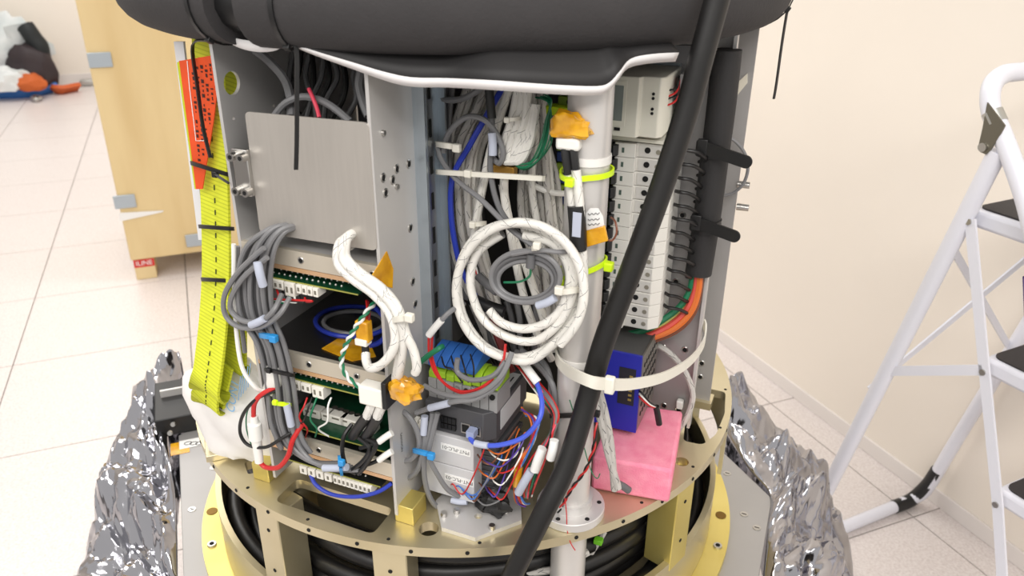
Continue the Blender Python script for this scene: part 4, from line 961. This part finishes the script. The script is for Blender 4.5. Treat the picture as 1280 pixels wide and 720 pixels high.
def pipe_tie(label, y, tilt, m, hx, hy, w=.0055):
    c = W(PU0, PV0, L(PV(732, y, PV0-PR)).z); Xd = (U + Z*tilt).normalized(); Yd = V
    t = thing('cable_tie', label, 'cable tie', c)
    P = [c + Xd*(PR+.004 + .010*max(0, -cos(a) if False else 0))*cos(a) + Yd*(PR+.004 + .014*max(0, -sin(a))*max(0, .35-cos(a)))*sin(a) for a in [2*pi*i/36 for i in range(36)]]
    obj('band', MB().tube(P, 1, 4, True, flat=(w/2, .001), up=Z), m, t)
    obj('head', MB().box(PV(hx, hy, PV0-PR-.016), (w*1.6, w*1.4, w*1.6)), m, t, bevel=w*.2)
    return t
pipe_tie('lime cable tie around the pipe above the black tape', 222, .06, limet, 712, 228)
pipe_tie('lime cable tie around the pipe beside the white coil', 344, .35, limet, 701, 353)
tag(obj('tie_head', MB().box(PV(761, 333, -.28), (.010, .010, .010)), limet, bevel=.0015), 'lime cable tie head poking out right of the pipe', 'cable tie')
zt = thing('cable_tie', 'large white cable tie holding the thick cable to the pipe and panel', 'cable tie', PV(758, 480, -.33))
zp = [(708, 420, -.25), (697, 436, -.27), (696, 448, -.298), (706, 461, -.318), (724, 471, -.350), (742, 478, -.358), (760, 480, -.335), (790, 480, -.29), (830, 471, -.22), (862, 452, -.14), (879, 430, -.075), (882, 412, -.045), (880, 404, -.03)]
obj('band', MB().tube(smooth([PV(*p) for p in zp], 6), 1, 4, flat=(.0068, .0011), up=Z), nylon, zt)
obj('head', MB().box(PV(762, 481, -.338), (.011, .009, .020)), nylon, zt, bevel=.002)

# --- right side: sleeve, straps, supply wires
slv = [(909, 62, -.068), (902, 130, -.068), (893, 200, -.066), (884, 270, -.066), (873, 341, -.066)]
tag(obj('foam_sleeve_tube', MB().tube(smooth([PV(*p) for p in slv], 6), .0172, 18), foamd), 'dark foam sleeve running down the breaker panel edge', 'sleeve')
for lab_, (x0, y0, x1, y1) in (('upper black hook and loop strap with tongue sticking out right', (876, 188, 940, 205)), ('lower black hook and loop strap with tongue sticking out right', (868, 282, 925, 298))):
    t = thing('strap', lab_, 'strap', PV(x0, y0, -.09)); c = PV(x0+14, y0-2, -.066)
    obj('band', MB().tube([c + U*.0185*cos(a) + V*.0185*sin(a) for a in [2*pi*i/24 for i in range(24)]], 1, 4, True, flat=(.008, .0012), up=Z), black, t)
    p_, q_ = PV(x0, y0-5, -.088), PV(x1, y1, -.097); d_ = (q_-p_).normalized(); y_ = (Z - d_*d_.z).normalized(); l_ = (q_-p_).length
    outline('tongue', rrect(0, -.0078, l_, .0078, .0077), [], .0026, (p_, d_, y_), black, t)
    obj('buckle', MB().box(PV(x0+2, y0-4, -.088), (.012, .006, .020)), black, t, bevel=.001)
wires = [(orangew, 'orange', 5, 3, .0050), (brownw, 'brown', 8, 6, .0046), (mat('coral_wire', (204, 76, 66), .4), 'coral red', 0, 0, .0048), (yelw, 'yellow', -5, -5, .0046), (greenw, 'green', -9, -7, .0044)]
for i, (m, nm, dx, dy, r) in enumerate(wires):
    P = [(872+dx*.5, 330, -.07), (869+dx*.7, 362, -.072), (858+dx, 388+dy*.6, -.08), (836+dx, 408+dy, -.09), (806, 421+dy*1.2, -.10), (770, 429+dy*1.3, -.105), (735, 432+dy*1.3, -.11)]
    cable('supply_wire', nm + ' thick supply wire curving from the foam sleeve below the breakers', off(P, 0, 0, .006*(i % 2)), r, m, 'thick supply wires below the breakers')
for i in range(13):
    z = z0 - dz*i - .004; e = random.uniform(-.004, .004)
    P = [W(.336, -.092, z), W(.344, -.104, z+.003), W(.357+e, -.100, z+.001), W(.3655+e, -.086, z-.009), W(.364, -.072, z-.017), W(.356, -.058, z-.022)]
    cable('breaker_wire', ordn[i] + ' black wire looping from the breaker stack to the foam sleeve', P, .0023, blackc, 'black wires looping from the breakers', cat='wire')
cable('side_cable', 'thin grey cable loop outside the bracket plate at far right', [(905, 170, .01), (918, 176, .012), (930, 190, .014), (935, 208, .014), (930, 228, .014), (917, 241, .014), (900, 245, .012)], .0022, greyc)
cable('side_cable', 'white cable curving down the panel behind the large tie', [(800, 431, -.06), (822, 432, -.064), (842, 446, -.068), (858, 468, -.07), (866, 495, -.07), (858, 522, -.072), (846, 540, -.075)], .0042, braidd)
for i, m in enumerate((blackc, whitep, redw)): cable('supply_lead', ['black', 'white', 'red'][i] + ' lead leaving the blue power supply', [(797, 487+3*i, -.168), (803, 492+4*i, -.175), (812, 503+2*i, -.17), (820, 508+i, -.16)], .0014, m, cat='wire', n=6)
wrap('heat_shrink', 'black sleeve on the power supply leads above the pink foam', 'sleeve', [(820, 508, -.16), (822, 518, -.158), (824, 530, -.155)], .0042, black)
tag(obj('cable_clip', MB().box(PV(850, 505, vb-.006), (.010, .010, .014)), whitep, bevel=.002), 'small white cable clip on the breaker panel', 'clip')
for i, P in enumerate(([(748, 486, -.27), (757, 520, -.268), (764, 560, -.262), (768, 612, -.25)], [(742, 490, -.272), (752, 530, -.27), (761, 570, -.262), (773, 610, -.252)])):
    cable('braided_cable', ['right', 'left'][i] + ' grey braided cable standing in front of the pink foam', P, .0046, braidd)
wrap('heat_shrink', 'dark end sleeve at the foot of the braided cables by the foam', 'sleeve', [(771, 604, -.25), (779, 608, -.246), (786, 613, -.242)], .005, greyd)
strand([(745, 528, -.285), (743, 555, -.297), (733, 585, -.302), (714, 612, -.304), (698, 640, -.302)], .0013, redw, blackc, 'red and black twisted pair running down the pipe foot', .03)
cable('hanging_wire', 'thin red wire hanging over the deck edge', [(706, 622, -.31), (708, 640, -.315), (709, 662, -.318), (713, 678, -.32), (719, 688, -.32)], .0007, redw, cat='wire', n=5)
cable('hanging_wire', 'thin green wire with curled end at the pipe', [(712, 500, -.31), (726, 545, -.304), (738, 586, -.30), (746, 598, -.298), (750, 592, -.298)], .0007, greenw, cat='wire', n=5)
flat_tie('black cable tie with head right of the pipe beside the thick cable', 690, 520, 746, 518, -.30, .005, black, (746, 517))

# --- around the controller
cable('network_cable', 'blue network cable plugged into the controller', [(588, 541, -.336), (589, 550, -.345), (600, 556, -.35), (626, 556, -.35), (655, 546, -.345), (674, 524, -.34), (677, 500, -.325), (668, 470, -.30)], .003, eth)
pl_ = tag(obj('network_plug', MB().box(PV(590, 541, -.338), (.010, .012, .009)), mat('clear_plug', (150, 160, 190), .2)), 'clear network plug in the controller port', 'plug')
wrap('cable_label', 'pale sleeve label on the blue network cable', 'label', [(594, 554, -.351), (602, 556, -.352), (610, 557, -.352)], .0042, labelg)
reds = [([(536, 418, -.33), (537, 446, -.336), (548, 472, -.34), (575, 489, -.345), (605, 482, -.345), (627, 456, -.335), (632, 430, -.32)], 'upper'), ([(540, 420, -.328), (541, 450, -.334), (556, 480, -.342), (584, 492, -.345), (612, 478, -.344), (630, 448, -.33)], 'lower')]
for P, l in reds: cable('red_wire', l + ' red wire sagging below the lime terminals', P, .0016, redw, cat='wire', n=6)
for i, P in enumerate(([(530, 482, -.35), (552, 492, -.352), (578, 496, -.353), (606, 488, -.352), (628, 468, -.345), (640, 440, -.33)], [(520, 516, -.355), (544, 508, -.356), (568, 502, -.356), (596, 498, -.352), (622, 480, -.346), (634, 455, -.338)], [(572, 448, -.335), (572, 465, -.338), (590, 475, -.342), (616, 470, -.342), (632, 452, -.335)])):
    cable('control_cable', ['upper', 'lower', 'short curled'][i] + ' grey cable over the controller top', P, .0032, greyc)
wrap('cable_label', 'pale sleeve label on the grey cable at the controller top', 'label', [(537, 510, -.357), (549, 507, -.358), (561, 504, -.357)], .0044, labelg)
wrap('cable_label', 'white sleeve label on the cable before the blue terminals', 'label', [(536, 419, -.345), (544, 409, -.345), (552, 400, -.343)], .0042, paper)
cable('control_cable', 'grey cable rising past the blue terminals', [(552, 400, -.343), (560, 392, -.338), (568, 386, -.33), (580, 380, -.31)], .003, greyc)
cable('green_lug_wire', 'green earth lead lying on the lime terminals', [(526, 452, -.338), (536, 444, -.34), (548, 436, -.338), (553, 433, -.33)], .0034, greenw, cat='wire')
for i in range(4):
    cable('terminal_wire', ['first', 'second', 'third', 'fourth'][i] + ' thin black wire curling out of the grey terminal feet', [(552+12*i, 446-i, -.322), (556+12*i, 458, -.334), (566+9*i, 462+4*i, -.338), (578+8*i, 478, -.338)], .0011, blackc, cat='wire', n=6)
gs = [[(541, 516, -.345), (536, 545, -.352), (530, 575, -.356), (532, 605, -.352), (541, 628, -.345), (556, 640, -.335)], [(547, 516, -.345), (540, 545, -.353), (536, 570, -.357), (548, 595, -.352), (560, 612, -.345), (574, 620, -.335)], [(488, 512, -.352), (506, 516, -.358), (520, 535, -.36), (524, 558, -.36), (514, 574, -.36), (498, 574, -.358), (490, 560, -.352)], [(530, 520, -.346), (530, 555, -.356), (523, 585, -.356), (512, 597, -.354), (506, 592, -.352)]]
for i, P in enumerate(gs): cable('control_cable', ['long grey cable dropping to the adapter plate in front of the panels', 'grey cable curving to the wires on the adapter plate', 'grey cable loop in front of the middle plate foot', 'short grey cable hooked below the blue tie'][i], P, .0034, greyc)
flat_tie('blue cable tie round the grey cables in front of the controller panels', 518, 563, 541, 569, -.366, .0058, bluet, (539, 570))
wrap('cable_label', 'pale sleeve label on the cable end at the adapter plate', 'label', [(549, 643, -.337), (557, 639, -.335), (567, 633, -.332)], .0042, labelg)
wrap('cable_label', 'pale sleeve label on the grey cable among the loose wires', 'label', [(565, 625, -.336), (574, 627, -.336), (584, 627, -.334)], .0042, labelg)
wrap('cable_label', 'pale sleeve label above the blue tie near the panels', 'label', [(531, 520, -.352), (530, 532, -.354), (529, 543, -.356)], .0044, labelg)
cl = thing('wire_connector', 'white plug cluster beside the controller panel top', 'connector', PV(527, 540, -.35))
for i in range(4): obj('plug', MB().box(PV(521+i*4, 528+(i % 2)*6, -.345), (.006, .010, .012)), connw, cl, bevel=.0008)
cw = [(redw, 'red'), (orangew, 'orange'), (whitep, 'white'), (bluel, 'light blue'), (brownw, 'brown'), (violw, 'violet'), (greyc, 'grey'), (redw, 'red'), (orangew, 'orange'), (bluel, 'light blue'), (whitep, 'white'), (blackc, 'black'), (brownw, 'brown'), (violw, 'violet'), (redw, 'red'), (greyc, 'grey')]
for i, (m, nm) in enumerate(cw):
    x = 598 + (i*7) % 28; y = 552 + i*4.2; xe = 650 - (i*3) % 14; ye = 545 + (i*11) % 40
    if i % 3 == 0: xe, ye = 566 + i*1.6, 606 + i
    P = [(x, y, -.322), (x+6, y+8, -.34), ((x+xe)/2, max(y, ye)+10, -.344), (xe, ye, -.338), (xe + (8 if i % 3 else -4), ye-16 if i % 3 else ye+6, -.325)]
    cable('module_wire', '%s thin wire tangled at the controller modules, %s' % (nm, 'upper part' if i < 6 else ('middle part' if i < 11 else 'lower part')), wob(P, 2), .0010, m, 'thin wires at the controller modules', cat='wire', n=6)
for i, m in enumerate((orangew, violw, redw, orangew, whitep, bluel)):
    P = [(652+i, 510+2*i, -.30), (664+2*i, 524, -.315), (664+i, 548, -.325), (652+i, 572, -.33), (645+i*.8, 592, -.33), (643+i, 612, -.328), (646+2*i, 628, -.322), (656+i, 634-i, -.312)]
    cable('harness_wire', ['orange', 'violet', 'red', 'second orange', 'white', 'light blue'][i] + ' wire of the taped harness right of the controller', wob(P, 1), .0013, m, 'taped harness wires', cat='wire', n=6)
wrap('amber_tape_sleeve', 'amber tape sleeve on the harness right of the controller', 'tape', [(648, 584, -.331), (647, 596, -.332), (646, 606, -.331)], .0055, kap)
hw = [(redw, 'red'), (whitep, 'white'), (blackc, 'black'), (greenw, 'green'), (redw, 'second red'), (pinkw, 'pink'), (greyc, 'grey'), (redw, 'third red'), (greenw, 'second green'), (redw, 'fourth red')]
for i, (m, nm) in enumerate(hw):
    P = [(640+2*i, 448+i, -.27), (655+2*i, 470+i, -.29), (674+1.6*i, 496, -.305), (690+i, 520, -.315), (690-i*.5, 545, -.325), (682-2*i, 575, -.33), (672-2*i, 600, -.33), (664-i, 622, -.325)]
    cable('harness_wire', nm + ' wire running diagonally past the controller to the thick cable', wob(P, 1.5), .0012 if m != greyc else .0028, m, 'wires beside the thick cable', cat='wire', n=6)
for i, P in enumerate(([(652, 438, -.26), (668, 452, -.272), (690, 480, -.29), (694, 515, -.295), (690, 545, -.30)], [(645, 440, -.255), (675, 450, -.268), (688, 475, -.285), (688, 515, -.29)])):
    cable('control_cable', ['right', 'left'][i] + ' grey cable descending between the coil and the pipe', P, .0036, greyc)
for i, P in enumerate(([(653, 452, -.30), (662, 465, -.306), (672, 478, -.31)], [(678, 560, -.338), (672, 575, -.34), (668, 588, -.34)], [(693, 550, -.345), (691, 562, -.347), (688, 573, -.346)], [(664, 588, -.338), (655, 603, -.34), (648, 616, -.338)])):
    wrap('cable_label', ['white sleeve label under the coil beside the pipe', 'white sleeve label on the wires right of the controller', 'white printed sleeve label against the thick cable', 'clear sleeve on the wires low beside the thick cable'][i], 'label', P, .0052, (paper, paper, paper, labelg)[i])
cable('red_bundle', 'brown and red ribbon of wires hanging behind the coil bottom', [(615, 398, -.24), (622, 420, -.25), (632, 445, -.26), (640, 465, -.27)], .005, mat('maroon', (110, 30, 30), .6))
for i in range(8): cable('back_wire', 'dark cable in the shadow behind the coil', [(585+12*i, 375+random.uniform(-5, 5), -.2), (600+10*i, 400, -.21), (605+9*i, 425, -.21), (620+7*i, 455, -.2)], .004, (blackc, greyd, greyc)[i % 3], 'dark cables behind the coil')
blob('black_tape_lump', 'black taped wire lump on the adapter plate', 'tape', PV(618, 630, -.325), (.02, .014, .016), black, 12, (U, V, Z), .5)
tag(obj('black_duct', MB().tube(smooth([PV(*p) for p in ((590, 374, -.25), (612, 384, -.26), (630, 390, -.26))], 5), .008, 10), black), 'short black flexible duct across the coil', 'tube')
for i, P in enumerate(([(600, 726, -.30), (612, 712, -.30), (632, 704, -.295), (650, 712, -.29)], [(660, 716, -.28), (690, 712, -.275), (712, 702, -.27), (735, 690, -.25)])):
    cable('lower_cable', ['left', 'right'][i] + ' white cable under the deck near the pipe', P, .005, braidd)
cable('lower_cable', 'white cable with green tie behind the pipe under the deck', [(756, 664, -.2), (748, 678, -.21), (740, 690, -.215), (733, 704, -.22)], .004, braidd)
tag(obj('green_tie', MB().box(PV(748, 676, -.216), (.012, .010, .008)), mat('green_tie_m', (110, 190, 40), .5), bevel=.001), 'green tie on the white cable under the deck', 'cable tie')

# ================================================================== LIFTING SLING, BAG AND WHITE STRIP AT LEFT
tag(obj('white_strip', MB().prism([PV(*p, -.33) for p in ((217, 52), (229, 52), (256, 300), (248, 300))], V*.003), mat('strip_white', (222, 222, 226), .5)), 'white upright strip behind the yellow sling', 'strip')
sg = thing('lifting_sling', 'yellow webbing lifting sling with orange label hanging outside the left plate', 'sling', PV(270, 512, -.40))
def band(pts, hw, name='webbing', th=.0016):
    P = smooth([PV(*p) for p in pts], 8)
    o = obj(name, MB().tube(P, 1, 4, flat=(hw, th), up=(U*.96 - V*.28)), strapy, sg); return P, o
P1, s1 = band([(259, 40, -.352), (261, 90, -.354), (264, 150, -.358), (268, 230, -.364), (270, 290, -.37), (270, 350, -.378), (266, 410, -.39), (260, 460, -.402), (257, 482, -.406), (261, 490, -.398), (268, 480, -.386), (275, 450, -.376)], .0285)
P2, s2 = band([(272, 300, -.356), (280, 380, -.362), (288, 430, -.37), (290, 455, -.372), (293, 462, -.362), (296, 450, -.352), (296, 400, -.346)], .020)
P4, s4 = band([(283, 40, -.336), (289, 90, -.336), (291, 120, -.336), (294, 160, -.336)], .020)
P3, s3 = band([(269, 350, -.366), (265, 440, -.38), (258, 492, -.392), (259, 505, -.388), (265, 501, -.378), (272, 470, -.37)], .0265)
for P, par in ((P1, s1), (P3, s3)):
    for i in range(6, len(P)-20, 1):
        if i % 2 == 0:
            d = (P[i+1]-P[i]); n = (U*.28 + V*.96); c = P[i] - n*.0030 + U*.003; 
            if d.length > .001: obj('stitch', MB().tube([c, c + d.normalized()*min(0.006, d.length*.9)], .0009, 4), stitch, par)
ol = [PV(*p, -.374) for p in ((225, 76), (266, 69), (272, 118), (268, 150), (254, 236), (246, 236))]
lb = obj('orange_label', MB().prism(ol, V*-.0014), orangel, sg)
for c_ in range(5):
    for i in range(22):
        x = 241 + c_*5.4 + i*.42; y = 86 + i*6 - c_*1.2
        if y < 212 - c_*18 and (i*7 + c_*3) % 5: obj('print', MB().box(PV(x, y, -.3758), (.0012 + .0012*((i*5+c_) % 3), .0003, .0014 + .0012*((i*7+c_) % 3))), ink, lb)
obj('label_stitch', MB().tube([PV(*p, -.376) for p in ((234, 76), (237, 110), (242, 150), (245, 176), (256, 176))], .0005, 4), paper, lb)
obj('label_edge', MB().prism([PV(*p, -.372) for p in ((222, 78), (226, 76), (248, 236), (244, 236))], V*-.001), strapy, sg)
for i, (x0, y0, x1, y1) in enumerate(((240, 204, 284, 218), (250, 283, 291, 286), (253, 349, 288, 351))):
    flat_tie(['upper', 'middle', 'lower'][i] + ' black cable tie holding the yellow sling to the plate', x0, y0, x1, y1, -.385, .0045, black, (269, 218) if i == 0 else None, .002, [(278, 224, -.392), (286, 229, -.392)] if i == 0 else None)
bg = blob('parts_bag', 'white plastic parts bag with blue print under the yellow sling', 'bag', W(-.178, -.345, .062), (.082, .036, .088), bagw, 21, (U, V, Z), .25, 1.6, 40, 26)
def bagtext(s, size, x, y, v=-.386): text(s, size, PV(x, y, v), (Z*.95 + U*.3).normalized(), (-U*.95+Z*.3).normalized(), inkb, bg)
WL[bg.name] = Vector(bg.location)
bagtext('CONT', .019, 291, 495)
for i in range(5): obj('print_line', MB().tube([PV(298+i*3, 500-i*4, -.386), PV(301+i*3, 470-i*4, -.386)], .0006, 4), inkb, bg)
